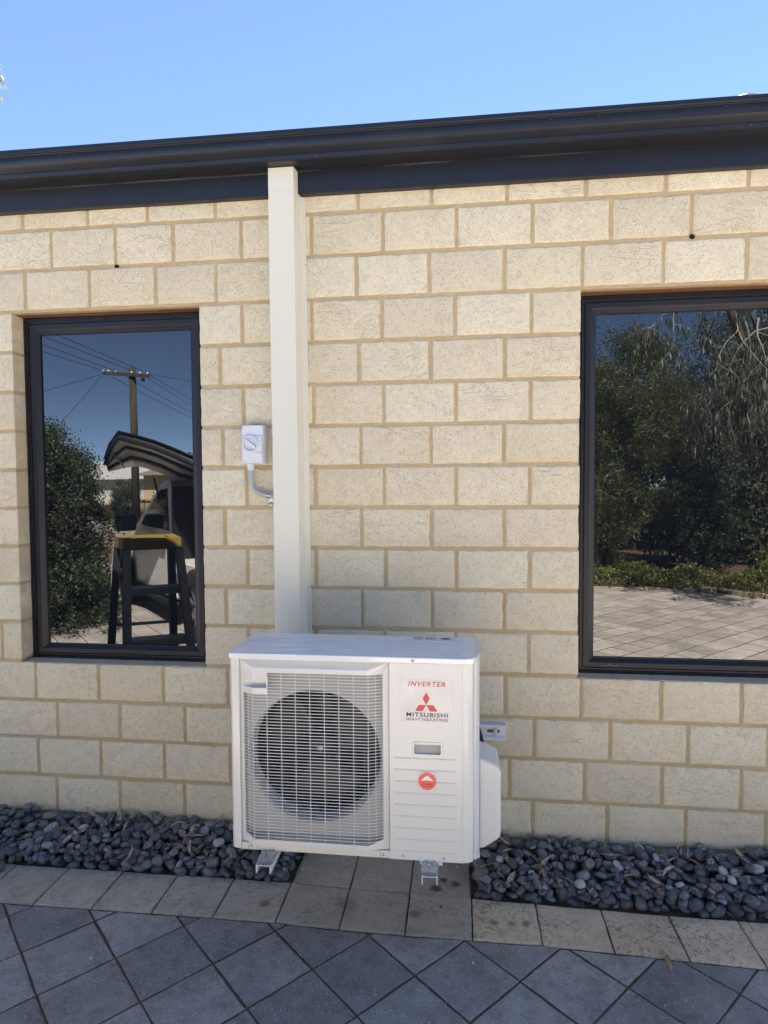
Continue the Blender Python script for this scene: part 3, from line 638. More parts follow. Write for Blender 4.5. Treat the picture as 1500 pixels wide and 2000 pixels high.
m.add([(.6815, YF + .015, .8995), (.6165, YF - .005, .8780), (.6165, YF - .005, .8620), (.6630, YF + .013, .8620), (.6815, YF + .015, .8620)], [(4, 3, 2, 1, 0)])
skin(.1895, .199, .2900, .8620); skin(.6630, .6815, .2900, .8620)
skin(.199, .2870, .8380, .8620); skin(.2870 - .004, .2870, .8110, .8380); skin(.199, .2870, .7900, .8110)
m.add([(.199, prof(.199), .2900), (.236, prof(.236), .2900), (.6165, prof(.6165), .2900), (.663, prof(.663), .2900), (.663, prof(.663), .3230), (.6165, prof(.6165), .3070), (.236, prof(.236), .3070), (.199, prof(.199), .3230)], [(0, 1, 6, 7), (1, 2, 5, 6), (2, 3, 4, 5)])
gp_ = m.build('grille_panel', AC_W, ac, recalc=False)
sm = gp_.modifiers.new('solid', 'SOLIDIFY'); sm.thickness = .003; sm.offset = 1
bm_ = bmesh.new(); bm_.from_mesh(gp_.data); bmesh.ops.remove_doubles(bm_, verts=bm_.verts, dist=1e-5)
bmesh.ops.recalc_face_normals(bm_, faces=bm_.faces)
for f in bm_.faces:
    pass
sgn = sum(f.normal.y * f.calc_area() for f in bm_.faces)
if sgn > 0: bmesh.ops.reverse_faces(bm_, faces=bm_.faces)
bm_.to_mesh(gp_.data); bm_.free(); sm.offset = -1
m = MB(); m.box(.199, .283, YF + .0175, YF + .019, .806, .842)
m.hexa([(.199, YF + .012, .8085), (.283, YF - .001, .8085), (.283, YF + .0175, .8085), (.199, YF + .0175, .8085), (.199, YF + .0125, .8105), (.283, YF - .0005, .8105), (.283, YF + .0175, .8215), (.199, YF + .0175, .8215)]); m.build('grip_recess', AC_W, ac)
m = MB(); t = .0010
bars = MB()
z = .3165; k = 0
while z < .8600:
    xs0 = .2872 if z > .7885 else .1995
    xx = [xs0] + [x for x in (.236, .6165) if x > xs0 + .001] + [.6625]
    if z < .322: 
        f_ = (.322 - z) / .0145; xx[0] = .1995 + .0365 * max(0, f_); xx[-1] = .6625 - .046 * max(0, f_)
    V = []
    for x in xx:
        y = prof(x) + .0012; V += [(x, y, z - t), (x, y, z + t), (x, y + .0018, z + t), (x, y + .0018, z - t)]
    n = len(xx); bars.add(V, [(4 * i + j, 4 * i + (j + 1) % 4, 4 * i + 4 + (j + 1) % 4, 4 * i + 4 + j) for i in range(n - 1) for j in range(4)])
    z += .01035
for i, x in enumerate([.2005, .2175] + [.236 + .04756 * k for k in range(9)] + [.6390, .6615]):
    zt_ = .7885 if x < .286 else .8615; zl = .3075 if .23 < x < .62 else .322
    y = prof(x) + .0030; bars.box(x - .0009, x + .0009, y, y + .0020, zl, zt_)
guard = bars.build('fan_guard', AC_G, ac)
# shroud with bellmouth, fan, coil
cx, cz, rr = .4330, .5745, .2230; m = MB(); n = 64; ys = YF + .034
ring = [(cx + rr * math.cos(2 * math.pi * i / n), ys, cz + rr * math.sin(2 * math.pi * i / n)) for i in range(n)]
def edge(a):
    c_, s_ = math.cos(a), math.sin(a); tx = ((.6835 if c_ > 0 else .1600) - cx) / c_ if abs(c_) > 1e-6 else 9; tz = ((.9020 if s_ > 0 else .2900) - cz) / s_ if abs(s_) > 1e-6 else 9
    t_ = min(tx, tz); return (cx + t_ * c_, ys, cz + t_ * s_)
V = ring + [edge(2 * math.pi * i / n) for i in range(n)]
m.add(V, [(i, (i + 1) % n, n + (i + 1) % n, n + i) for i in range(n)])
m.lathe_y(cx, cz, [(.2230, ys), (.2195, ys + .004), (.2165, ys + .014), (.2150, ys + .055)], 64); m.build('shroud', SHR, ac, smooth=True, angle=35)
m = MB(); m.box(.160, .6835, YB - .010, YB - .004, .29, .902); m.box(.1575, .1595, YF + .04, YB - .01, .29, .902); m.box(.6836, .6842, YF + .04, YB - .01, .29, .902); m.box(.16, .6836, YF + .04, YB - .011, .9022, .9030); m.build('coil', COIL, ac)
m = MB()
for x in (.565, .577): m.tube([(x, YB - .022, .33), (x, YB - .022, .89)], .003, 8)
m.build('copper_pipe', plain('coil_pipe', (.4, .4, .42), .3, .8), ac, smooth=True)
m = MB(); m.lathe_y(.4335, .5700, [(.0001, -.512), (.020, -.512), (.038, -.506), (.047, -.495), (.050, -.47), (.050, -.43)], 32); fan = m.build('fan', DARKP, ac, smooth=True, angle=50)
m = MB(); m.lathe_y(.4335, .5700, [(.0001, -.5155), (.009, -.5155), (.0105, -.5122)], 16); m.build('hub_nut', ZINC, fan, smooth=True)
for b in range(3):
    m = MB(); V = []; nr, na = 7, 9; a0 = b * 2 * math.pi / 3 + .5
    for i in range(nr):
        r1 = .045 + (.207 - .045) * i / (nr - 1)
        for j in range(na):
            u_a = j / (na - 1); wdt = .95 + .35 * i / (nr - 1); a = a0 + (u_a - .5) * wdt * 1.25 + .25 * i / (nr - 1)
            V.append((.4335 + r1 * math.cos(a), -.47 + (u_a - .5) * .055 + .012 * math.cos(u_a * math.pi), .57 + r1 * math.sin(a)))
    m.add(V, [(i * na + j, i * na + j + 1, (i + 1) * na + j + 1, (i + 1) * na + j) for i in range(nr - 1) for j in range(na - 1)]); o = m.build('blade', DARKP, fan, smooth=True)
    so_ = o.modifiers.new('solid', 'SOLIDIFY'); so_.thickness = .002
m = MB(); m.box(.40, .467, -.40, -.36, .30, .895); m.build('motor_bracket', DARKP, ac)
# base strip and top cover
m = MB(); m.prism_x([(YF + .004, .2660), (YF + .0045, .2885), (YF + .02, .2885), (YF + .03, .2925), (YB, .2925), (YB, .2660)], .1895, .6840); base = m.build('base_pan', AC_B, ac, bevel=.0008)
m = MB(); m.box(.781, .852, YF - .0015, YF + .02, .2560, .2668); m.build('foot_plate_cover', AC_W, ac)
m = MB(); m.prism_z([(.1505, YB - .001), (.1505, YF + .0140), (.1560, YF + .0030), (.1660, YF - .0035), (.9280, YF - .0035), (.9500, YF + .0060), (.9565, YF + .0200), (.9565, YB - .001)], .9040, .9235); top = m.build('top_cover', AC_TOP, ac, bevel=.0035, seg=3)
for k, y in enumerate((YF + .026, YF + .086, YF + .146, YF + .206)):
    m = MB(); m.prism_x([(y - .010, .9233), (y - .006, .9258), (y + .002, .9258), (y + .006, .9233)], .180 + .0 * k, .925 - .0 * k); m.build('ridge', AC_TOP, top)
m = MB(); m.box(.735, .897, -.392, -.352, .9236, .9239); wl = m.build('warning_label', m_white('label_pale', (.66, .67, .66), .35), top)
m = MB()
for k in range(2):
    x = .742 + k * .045; m.box(x, x + .038, -.3905, -.389, .92392, .9241); m.box(x, x + .038, -.3565, -.355, .92392, .9241)
    for j in range(4): m.add([(x + .004 + .008 * j, -.384 + .004 * (j % 2), .9241), (x + .009 + .008 * j, -.380, .9241), (x + .008 + .008 * j, -.362 - .004 * (j % 2), .9241), (x + .003 + .008 * j, -.366, .9241)], [(0, 1, 2, 3)])
m.add([(.835, -.380, .92405), (.858, -.390, .92405), (.880, -.388, .92405), (.866, -.378, .92405), (.880, -.366, .92405), (.852, -.362, .92405)], [(0, 1, 2, 3, 4, 5)]); m.build('marking', INK, wl)
for x, y, z in ((.760, YF - .0036, .9135), (.222, YF + .0042, .2805), (.662, YF + .0042, .2765), (.7265, YF, .2805), (.8560, YF, .2790)):
    m = MB(); screw(m, x, y, z, .0048); m.build('screw', CHROME, ac, smooth=True)
for x in (.2120, .6520):
    m = MB(); m.box(x, x + .0008, YF + .0036, YF + .0045, .2665, .2830); m.build('seam', DARKP, ac)
# galvanised feet of the unit, bolted through pads to the arms
for xc in (.2850, .8130):
    m = MB(); m.prism_x([(-.560, .2650), (-.620, .2650), (-.628, .2615), (-.664, .2600), (-.6685, .2550), (-.6715, .2555), (-.6720, .2620), (-.668, .2638), (-.628, .2645), (-.620, .2662)], xc - .0265, xc + .0245)
    ft = m.build('foot', ZINC, ac)
    m = MB(); m.lathe_z(xc - .002, -.646, [(.0115, .2612), (.0115, .2630), (.0085, .2632)], 20); m.lathe_z(xc - .002, -.646, [(.0065, .2625), (.0065, .2680), (.004, .2700), (.0001, .2700)], 6); m.build('bolt', CHROME, ft)
    for dx in (-.015, .013):
        m = MB(); m.tube([(xc + dx, -.633, .262), (xc + dx, -.618, .2675)], .0045, 10); m.build('gusset', ZINC, ft, smooth=True)
# labels
st = MB(); st.box(.7205, .8850, YF - .0006, YF - .0001, .7180, .8535); stk = st.build('logo_label', SILVER, ac)
def text(name, body, x, z, h, wd, mat, parent, y, bold=.0, shear=0, rot=(R(90), 0, 0), loc=None):
    cu = bpy.data.curves.new(name, 'FONT'); cu.body = body; cu.size = 1; cu.offset = bold * .45; cu.space_character = 1.12; cu.shear = shear; cu.extrude = .0
    o = bpy.data.objects.new(name, cu); C.objects.link(o); bpy.context.view_layer.update()
    dg = bpy.context.evaluated_depsgraph_get(); me = bpy.data.meshes.new_from_object(o.evaluated_get(dg)); bpy.data.objects.remove(o)
    vs = np.array([v.co[:] for v in me.vertices]); mn, mx = vs.min(0), vs.max(0); sx, sz = wd / (mx[0] - mn[0]), h / (mx[1] - mn[1])
    for v in me.vertices: v.co = ((v.co.x - mn[0]) * sx, (v.co.y - mn[1]) * sz, 0)
    me.materials.clear(); me.materials.append(mat)
    o = bpy.data.objects.new(name, me); link(o, parent)
    off = Vector((0, 0, 0)); p = parent
    while p is not None: off = off + p.location; p = p.parent
    o.rotation_euler = rot; o.location = Vector(loc if loc else (x, y, z)) - off
    return o
text('lettering', 'INVERTER', .7445, .8320, .0155, .1180, RED, stk, YF - .0010, .035, .25)
text('lettering', 'MITSUBISHI', .7390, .7340, .0140, .1310, INK, stk, YF - .0010, .045, 0)
text('lettering', 'HEAVY INDUSTRIES', .7385, .7215, .0090, .1315, INK, stk, YF - .0010, .035, 0)
m = MB(); yy = YF - .0010; lx, lz = .8020, .7725
m.add([(lx, yy, lz), (lx + .0115, yy, lz + .0205), (lx, yy, lz + .0410), (lx - .0115, yy, lz + .0205)], [(0, 1, 2, 3)])
m.add([(lx, yy, lz), (lx - .0235, yy, lz), (lx - .0350, yy, lz - .0200), (lx - .0115, yy, lz - .0200)], [(0, 1, 2, 3)])
m.add([(lx, yy, lz), (lx + .0235, yy, lz), (lx + .0350, yy, lz - .0200), (lx + .0115, yy, lz - .0200)], [(3, 2, 1, 0)]); m.build('logo', RED, stk, recalc=False)
m = MB(); m.box(.7755, .8340, YF - .0022, YF - .0019, .4980, .5570); rs = m.build('origin_label', m_white('label_clear', (.66, .66, .67), .3), ac)
m = MB(); m.lathe_y(.8045, .5277, [(.0001, YF - .0026), (.0282, YF - .0026), (.0283, YF - .0023)], 40); m.build('disc', CORAL, rs)
mt = [(-.021, .0), (-.014, .0065), (-.0075, .0120), (-.0045, .0150), (-.001, .0160), (.003, .0155), (.0065, .0125), (.013, .0065), (.0215, -.0005), (.0150, .0020), (.0125, -.0010), (.0095, .0030), (.0065, -.0005), (.0040, .0035), (.0015, .0005), (-.0015, .0045), (-.0040, -.0005), (-.0065, .0030), (-.0100, -.0010), (-.0130, .0020)]
m = MB(); m.add([(.8045 + a, YF - .0030, .5295 + b) for a, b in mt], [tuple(range(len(mt)))]); m.build('mountain', WHITE, rs, recalc=False)
text('lettering', 'ENGINEERED', .7865, .5160, .0052, .0370, INK, rs, YF - .0030, .02, 0)
text('lettering', 'IN JAPAN', .7925, .5080, .0050, .0250, INK, rs, YF - .0030, .02, 0)
# insulated pipe between valve cover and wall
pp = MB(); pp.tube([(.985, -.40, .535), (.978, -.33, .562), (.960, -.22, .590), (.90, -.09, .60), (.80, -.03, .60)], .012, 12)
tag(pp.build('insulated_pipe', BLACK, None, smooth=True), 'black insulated pipe running from behind the air conditioner towards the wall', 'pipe')

# ------------------------------------------------------------------ pebbles
bedm = MB(); 
bed = MB(); bed.add([(-3, -.235, -.115), (.245, -.235, -.115), (.245, 0.002, -.10), (-3, .002, -.10)], [(0, 1, 2, 3)]); bed.add([(.957, -.25, -.115), (3.4, -.27, -.115), (3.4, .002, -.10), (.957, .002, -.10)], [(0, 1, 2, 3)])
PB = struct(bed.build('pebble_bed', JOINT))
def peb_mesh(k):
    bm = bmesh.new(); bmesh.ops.create_icosphere(bm, subdivisions=3, radius=1); rs = random.Random(k)
    ph = [rs.uniform(0, 6) for _ in range(8)]
    p0_ = rs.uniform(.72, 1.0)
    for v in bm.verts:
        x, y, z = v.co; d = 1 + .10 * math.sin(2.1 * x + ph[0]) + .09 * math.sin(2.6 * y + ph[1]) + .05 * math.sin(2.2 * z + 1.7 * x + ph[2]) + .035 * math.sin(4 * x + 3 * y + ph[3])
        p_ = p0_; v.co = Vector((math.copysign(abs(x) ** p_, x), math.copysign(abs(y) ** p_, y), math.copysign(abs(z) ** p_, z))) * d
    me = bpy.data.meshes.new('pebble'); bm.to_mesh(me); bm.free(); me.materials.append(PEB); me.polygons.foreach_set('use_smooth', [True] * len(me.polygons)); return me
PM = [peb_mesh(k) for k in range(9)]
RES = .004; GX0, GX1, GY0, GY1 = -1.9, 3.0, -.34, .004
nx, ny = int((GX1 - GX0) / RES), int((GY1 - GY0) / RES)
Hm = np.full((nx, ny), -.112)
gxs = GX0 + (np.arange(nx) + .5) * RES; gys = GY0 + (np.arange(ny) + .5) * RES
gxx, gyy = np.meshgrid(gxs, gys, indexing='ij')
def front(x): return np.where(x < .25, -.236, np.interp(x, [.95, 3.4], [-.249, -.27]))
Hm[(gyy < front(gxx) + .002)] = GZ; Hm[(gxx > .245) & (gxx < .957)] = GZ; Hm[gyy > -.004] = .5
rng = np.random.RandomState(5); placed = []
def profile(a, b, c, Rm):
    A = np.array(Rm) @ np.diag([1 / a ** 2, 1 / b ** 2, 1 / c ** 2]) @ np.array(Rm).T; return A
def drop(xr, n, smin, smax, cap):
    for _ in range(n):
        s = rng.uniform(smin, smax) * (1.3 if rng.rand() < .10 else 1); a = s; b = s * rng.uniform(.62, .92); c = s * rng.uniform(.36, .64)
        e = Euler((rng.normal(0, .42), rng.normal(0, .42), rng.uniform(0, 6.283))); Rm = e.to_matrix(); A = profile(a, b, c, Rm)
        k = int(a / RES) + 1; og = np.arange(-k, k + 1) * RES; ox, oy = np.meshgrid(og, og, indexing='ij')
        B = 2 * (A[0, 2] * ox + A[1, 2] * oy); Cc = A[0, 0] * ox ** 2 + 2 * A[0, 1] * ox * oy + A[1, 1] * oy ** 2 - 1; D = B * B - 4 * A[2, 2] * Cc; ok = D > 0
        sq = np.sqrt(np.maximum(D, 0)); lo = (-B - sq) / (2 * A[2, 2]); hi = (-B + sq) / (2 * A[2, 2])
        best = None
        for _t in range(16):
            x = rng.uniform(*xr); fr_ = float(front(np.array(x))); y = rng.uniform(fr_ + b * .35, -.006 - b * .8)
            i, j = int((x - GX0) / RES), int((y - GY0) / RES)
            if i - k < 0 or j - k < 0 or i + k + 1 > nx or j + k + 1 > ny:
                if j + k + 1 > ny: 
                    j = ny - k - 2; y = GY0 + (j + .5) * RES
                if i - k < 0 or j - k < 0 or i + k + 1 > nx or j + k + 1 > ny: continue
            sub = Hm[i - k:i + k + 1, j - k:j + k + 1]; z = np.max(np.where(ok, sub - lo, -9))
            lim = -.072 + (y - fr_) / (-fr_) * .072 + cap
            sc = z - lim * 0 + (0 if z + c * .5 < lim + .03 else 1)
            if best is None or sc < best[0]: best = (sc, x, y, z, i, j)
        if best is None or best[0] > .6: continue
        _, x, y, z, i, j = best
        z -= .0022
        sub = Hm[i - k:i + k + 1, j - k:j + k + 1]; Hm[i - k:i + k + 1, j - k:j + k + 1] = np.where(ok, np.maximum(sub, z + hi), sub)
        placed.append((x, y, z, a, b, c, e, z))
for xr in ((-1.6, .225), (.978, 2.75)):
    w_ = xr[1] - xr[0]
    drop(xr, int(w_ * 260), .020, .032, -.006); drop(xr, int(w_ * 170), .016, .032, .006); drop(xr, int(w_ * 100), .011, .024, .018)
# the ones that show most: in the frame, near the top of the pile
def seen(p): 
    x, y, z = p[:3]; i, j = int((x - GX0) / RES), int((y - GY0) / RES)
    top = Hm[max(0, i - 2):i + 3, max(0, j - 2):j + 3].mean(); inv = -1 if (-.95 < x < 2.1) else 5
    return inv * 1 + (top - (z + p[5])) * 12 - p[3] * 4
placed.sort(key=seen)
stuffv = MB()
for k, (x, y, z, a, b, c, e, _) in enumerate(placed):
    me = PM[k % 9]
    if k < 298:
        o = bpy.data.objects.new('pebble', me); link(o, PB); o.location = (x, y, z); o.rotation_euler = e; o.scale = (a, b, c)
placed2 = placed[298:]
mats_p = PM
allv = []; allf = []; base_i = 0
for k, (x, y, z, a, b, c, e, _) in enumerate(placed2):
    me = PM[k % 9]; M = Matrix.LocRotScale(Vector((x, y, z)), e, Vector((a, b, c)))
    allv += [tuple(M @ v.co) for v in me.vertices]; allf += [tuple(base_i + i for i in p.vertices) for p in me.polygons]; base_i += len(me.vertices)
t_ = NT('pebble_stone_mixed'); P_ = t_.pos(); n_ = t_.vor(P_, 26); sc_ = t_.n('ShaderNodeSeparateColor'); t_.l(n_.outputs['Color'], sc_.inputs[0])
cc_ = t_.ramp(sc_.outputs[0], [(0, (.045, .05, .06)), (.3, (.10, .11, .13)), (.55, (.06, .065, .075)), (.8, (.18, .19, .21)), (1, (.14, .12, .10))])
PMIX = t_.fin(t_.mix(t_.math('MULTIPLY', t_.noise(P_, 60, 4), .4), cc_, (.12, .12, .12)), .5, t_.bump(t_.noise(P_, 200, 3), .2, .004))
me = bpy.data.meshes.new('pebble'); me.from_pydata(allv, [], allf); me.materials.append(PMIX); me.polygons.foreach_set('use_smooth', [True] * len(me.polygons)); struct(link(bpy.data.objects.new('pebble', me), PB), 'stuff')

o = bpy.data.objects.new('pebble', PM[2]); C.objects.link(o); o.location = (-.968, -.292, GZ + .017); o.scale = (.032, .024, .017); o.rotation_euler = (0, 0, .3); tag(o, 'grey stray pebble lying on the border pavers at the far left edge', 'pebble')
# dry gum leaves, twigs and stone chips
def leaf_mesh(k, broad=1.0):
    rs = random.Random(k); n = 9; V = []; F = []; curl = rs.uniform(-1.2, 1.6); bend = rs.uniform(-.5, .5)
    for i in range(n):
        t = i / (n - 1); wdt = .5 * .17 * broad * math.sin(math.pi * min(1, t * .96 + .02)) ** .8 * (1.15 - .5 * t)
        a = bend * (t - .5); x = t - .5; y = bend * .35 * (t - .5) ** 2 * 4; z = .16 * curl * (t - .5) ** 2 * 2
        V += [(x, y - wdt, z + wdt * .5), (x, y, z), (x, y + wdt, z + wdt * .5)]
    for i in range(n - 1):
        for j in range(2): F.append((3 * i + j, 3 * i + j + 1, 3 * i + j + 4, 3 * i + j + 3))
    me = bpy.data.meshes.new('dry_leaf'); me.from_pydata(V, [], F); me.materials.append(LEAFDRY); me.polygons.foreach_set('use_smooth', [True] * len(me.polygons)); return me
LM = [leaf_mesh(k, random.uniform(.8, 1.35)) for k in range(8)]
def hz(x, y):
    i, j = int((x - GX0) / RES), int((y - GY0) / RES); return float(Hm[max(0, i - 2):i + 3, max(0, j - 2):j + 3].max())
def leaf_at(x, y, z, L, rz, tx=0, ty=0, parent=PB, k=0):
    o = bpy.data.objects.new('dry_leaf', LM[k % 8]); link(o, parent); o.location = (x, y, z); o.scale = (L, L, L); o.rotation_euler = (tx, ty, rz); return o
rs = random.Random(11)
for k in range(58):
    x = rs.uniform(.99, 2.1) if k < 36 else rs.uniform(-.95, .22); y = rs.uniform(-.24, -.02); z = min(hz(x, y), .03) + .003
    leaf_at(x, y, z, rs.uniform(.045, .10), rs.uniform(0, 6.28), rs.uniform(-.7, .7), rs.uniform(-.6, .6), PB, k)
def solo_leaf(x, y, z, L, rz, tx, ty, k, lab): o = leaf_at(x, y, z, L, rz, tx, ty, None, k); tag(o, lab, 'leaf')
solo_leaf(1.580, -.485, GZ + .004, .092, R(97), .1, -.06, 3, 'curved brown gum leaf lying across the edge of the tan pavers at right')
solo_leaf(1.17, -.030, .022, .10, R(150), .5, .3, 1, 'broad brown leaf leaning on the bricks just right of the air conditioner')
solo_leaf(1.045, -.045, .012, .075, R(10), .3, .1, 5, 'pale orange leaf on the pebbles under the valve cover')
solo_leaf(2.005, -.035, .02, .11, R(170), .4, .2, 6, 'large rust brown leaf against the bricks at the far right of the pebbles')
solo_leaf(-.415, -.055, .018, .07, R(80), .2, .9, 2, 'dark brown leaf standing up among the left pebbles against the wall')
def chip_mesh(k):
    rs = random.Random(k + 50); bm = bmesh.new(); bmesh.ops.create_icosphere(bm, subdivisions=1, radius=1)
    for v in bm.verts: v.co = Vector((v.co.x * rs.uniform(.6, 1.2), v.co.y * rs.uniform(.6, 1.2), v.co.z * rs.uniform(.35, .6)))
    me = bpy.data.meshes.new('stone_chip'); bm.to_mesh(me); bm.free(); me.materials.append(CHIPM); return me
CHIPM = m_ground('chip_limestone', (.55, .52, .45), (.72, .69, .62), 60)
for k, (x, y, s, lab) in enumerate(((-.305, -.696, .0075, 'white stone chip on a charcoal paver in the lower left'), (.950, -.575, .0068, 'white stone chip on the charcoal paver below the unit'), (.561, -.150, .0075, 'pale stone chip on the middle paver under the unit'),
                                 (.897, -.067, .0095, 'larger beige stone chip on the right paver under the unit'), (.272, -.150, .0090, 'jagged beige chip beside the pebbles under the left foot'), (-.248, -.368, .0050, 'tiny white chip in the joint of the border pavers at left'), (.837, -.313, .0060, 'small dark snail shell on the joint under the right foot'))):
    me = chip_mesh(k); o = bpy.data.objects.new('stone_chip', me); C.objects.link(o); o.location = (x, y, GZ + s * .4); o.scale = (s, s, s); o.rotation_euler = (0, 0, k * 1.3)
    if 'snail' in lab: me.materials.clear(); me.materials.append(DARKP); o.name = 'snail_shell'; tag(o, lab, 'shell')
    else: tag(o, lab, 'stone chip')
me = chip_mesh(20); gv = []; gf = []; bi = 0
for k in range(420):
    x, y = rs.uniform(-1.0, 2.2), rs.uniform(-1.1, -.24); s = rs.uniform(.0009, .0022) * (1.8 if rs.random() < .06 else 1)
    gv += [(x + v.co.x * s, y + v.co.y * s, GZ - .003 + v.co.z * s + s * .3) for v in me.vertices]; gf += [tuple(bi + i for i in p.vertices) for p in me.polygons]; bi += len(me.vertices)
struct(mesh_obj('grit', gv, gf, CHIPM), 'stuff')
m = MB()   # straw and rootlets caught in the joints
for k in range(130):
    if k < 70:
        nd = O + p1 * rs.randint(-6, 6) + p2 * rs.randint(-4, 6); x, y = nd.x + rs.gauss(0, .014), nd.y + rs.gauss(0, .012)
        if y > -.46: continue
    else: x = rs.uniform(-.9, 2.1); y = float(np.interp(x, fx, fy)) + rs.gauss(0, .006)
    a = rs.uniform(0, 6.28); L = rs.uniform(.006, .03); q = [(x, y, GZ + .001), (x + L * .5 * math.cos(a), y + L * .5 * math.sin(a), GZ + rs.uniform(.001, .006)), (x + L * math.cos(a + .7), y + L * math.sin(a + .7), GZ + .001)]
    m.tube(q, .0005, 3, False)
struct(m.build('straw', m_ground('straw_pale', (.35, .3, .2), (.5, .45, .33), 50), recalc=False), 'stuff')
m = MB(); m.tube([(1.500, .0665, .716), (1.520, .0655, .7225), (1.536, .0655, .7175), (1.556, .0655, .7225)], .0007, 4); m.tube([(1.474, .0665, .7165), (1.500, .0665, .716)], .0003, 3)
tag(m.build('cobweb', m_ground('cobweb_grey', (.5, .48, .44), (.6, .58, .54), 50), recalc=False), 'crooked cobweb strand with debris on the bottom frame of the wide window', 'cobweb')

# ------------------------------------------------------------------ across the driveway: what the panes reflect
def rotm(n):
    u = np.random.uniform(0, 1, (n, 3)); q1 = np.sqrt(1 - u[:, 0]) * np.sin(2 * np.pi * u[:, 1]); q2 = np.sqrt(1 - u[:, 0]) * np.cos(2 * np.pi * u[:, 1]); q3 = np.sqrt(u[:, 0]) * np.sin(2 * np.pi * u[:, 2]); q4 = np.sqrt(u[:, 0]) * np.cos(2 * np.pi * u[:, 2])
    a = np.stack([1 - 2 * (q3 ** 2 + q2 ** 2) if 0 else 1 - 2 * (q2 ** 2 + q3 ** 2), 2 * (q1 * q2 + q4 * q3), 2 * (q1 * q3 - q4 * q2)], 1)
    b = np.stack([2 * (q1 * q2 - q4 * q3), 1 - 2 * (q1 ** 2 + q3 ** 2), 2 * (q2 * q3 + q4 * q1)], 1); return a, b
def leaves(name, pts, ln, wd, mat, parent, droop=0.0):
    n = len(pts); a, b = rotm(n)
    if droop:
        a = a * (1 - droop) + np.array([0, 0, -1.0]) * droop; a /= np.linalg.norm(a, axis=1, keepdims=True); b = b - a * (a * b).sum(1, keepdims=True); b /= np.linalg.norm(b, axis=1, keepdims=True)
    s = np.random.uniform(.65, 1.25, (n, 1)); p = np.asarray(pts)
    off = np.zeros(3); q = parent
    while q is not None: off += np.array(q.location); q = q.parent
    p = p - off
    V = np.stack([p, p + a * ln * s * .45 + b * wd * s * .5, p + a * ln * s, p + a * ln * s * .45 - b * wd * s * .5], 1).reshape(-1, 3)
    me = bpy.data.meshes.new(name); me.vertices.add(4 * n); me.vertices.foreach_set('co', V.astype(np.float32).ravel()); me.loops.add(4 * n); me.loops.foreach_set('vertex_index', np.arange(4 * n, dtype=np.int32))
    me.polygons.add(n); me.polygons.foreach_set('loop_start', np.arange(0, 4 * n, 4, dtype=np.int32)); me.polygons.foreach_set('loop_total', np.full(n, 4, dtype=np.int32)); me.materials.append(mat); me.update(); me.validate()
    return link(bpy.data.objects.new(name, me), parent)
def cloud(blobs, n, clumps=60, cs=.22, shell=.75):
    """leaf positions: clumps spread through ellipsoids, denser to the outside"""
    out = []; tot = sum(b[3] * b[4] * b[5] for b in blobs)
    for (x, y, z, rx, ry, rz) in blobs:
        k = max(4, int(clumps * rx * ry * rz / tot)); d = np.random.normal(size=(k, 3)); d /= np.linalg.norm(d, axis=1, keepdims=True)
        r = np.random.uniform(shell ** 3, 1, (k, 1)) ** (1 / 3) * np.random.uniform(.86, 1.06, (k, 1)); cpos = d * r * [rx, ry, rz] + [x, y, z]
        m_ = int(n * rx * ry * rz / tot); idx = np.random.randint(0, k, m_)
        out.append(cpos[idx] + np.random.normal(size=(m_, 3)) * cs * np.random.uniform(.5, 1, (m_, 1)))
    p = np.concatenate(out); return p[p[:, 2] > -.05]
G_DARK = m_leaf('leaf_dark_green', (.010, .018, .006), (.024, .038, .011), 2.2, .22, .6)
G_BUSH = m_leaf('leaf_clipped_bush', (.010, .017, .006), (.028, .045, .012), 2.2, .15, .62)
G_OLIVE = m_leaf('leaf_olive', (.018, .026, .007), (.062, .072, .019), 1.2, .3)
G_GREY = m_leaf('leaf_grey_green', (.028, .036, .024), (.070, .082, .054), 1.6, .25)
G_COVER = m_leaf('leaf_groundcover', (.05, .07, .015), (.14, .15, .03), 2.5, .3)
G_PALE = m_leaf('leaf_pale_gum', (.07, .085, .03), (.15, .155, .07), 3, .3)
BARK = m_ground('bark_brown', (.05, .04, .03), (.12, .10, .08), 12); BARKP = m_ground('bark_pale', (.20, .19, .17), (.38, .36, .33), 10)
def trunk(parent, base, top, r0, r1, mat, limbs=(), name='trunk'):
    m = MB(); a = Vector(base); b = Vector(top); rs2 = random.Random(int(abs(base[0]) * 100)); k = 8
    pts = [a.lerp(b, i / k) + Vector((rs2.uniform(-1, 1), rs2.uniform(-1, 1), 0)) * r0 * .5 * (0 < i < k) for i in range(k + 1)]
    m.tube(pts, [r0 + (r1 - r0) * i / k for i in range(k + 1)], 8)
    for t_i, end, rl in limbs:
        s = a.lerp(b, t_i); e = Vector(end); mid = s.lerp(e, .5) + Vector((rs2.uniform(-.15, .15), rs2.uniform(-.15, .15), rs2.uniform(0, .25)))
        m.tube([s, s.lerp(mid, .5), mid, mid.lerp(e, .55), e], [rl, rl * .85, rl * .65, rl * .45, rl * .2], 6)
    return m.build(name, mat, parent, smooth=True)
def tree(name, x, y, label, blobs, n, ln, wd, mat, clumps=80, cs=.25, th=2.5, tr=.12, bark=BARK, droop=0, limbs=(), cat='tree', group=None, shell=.75):
    e = empty(name, (x, y, -.12), label, cat, group); trunk(e, (x, y, -.14), (x + .1, y, th), tr, tr * .4, bark, limbs)
    leaves('crown', cloud(blobs, n, clumps, cs, shell), ln, wd, mat, e, droop); return e
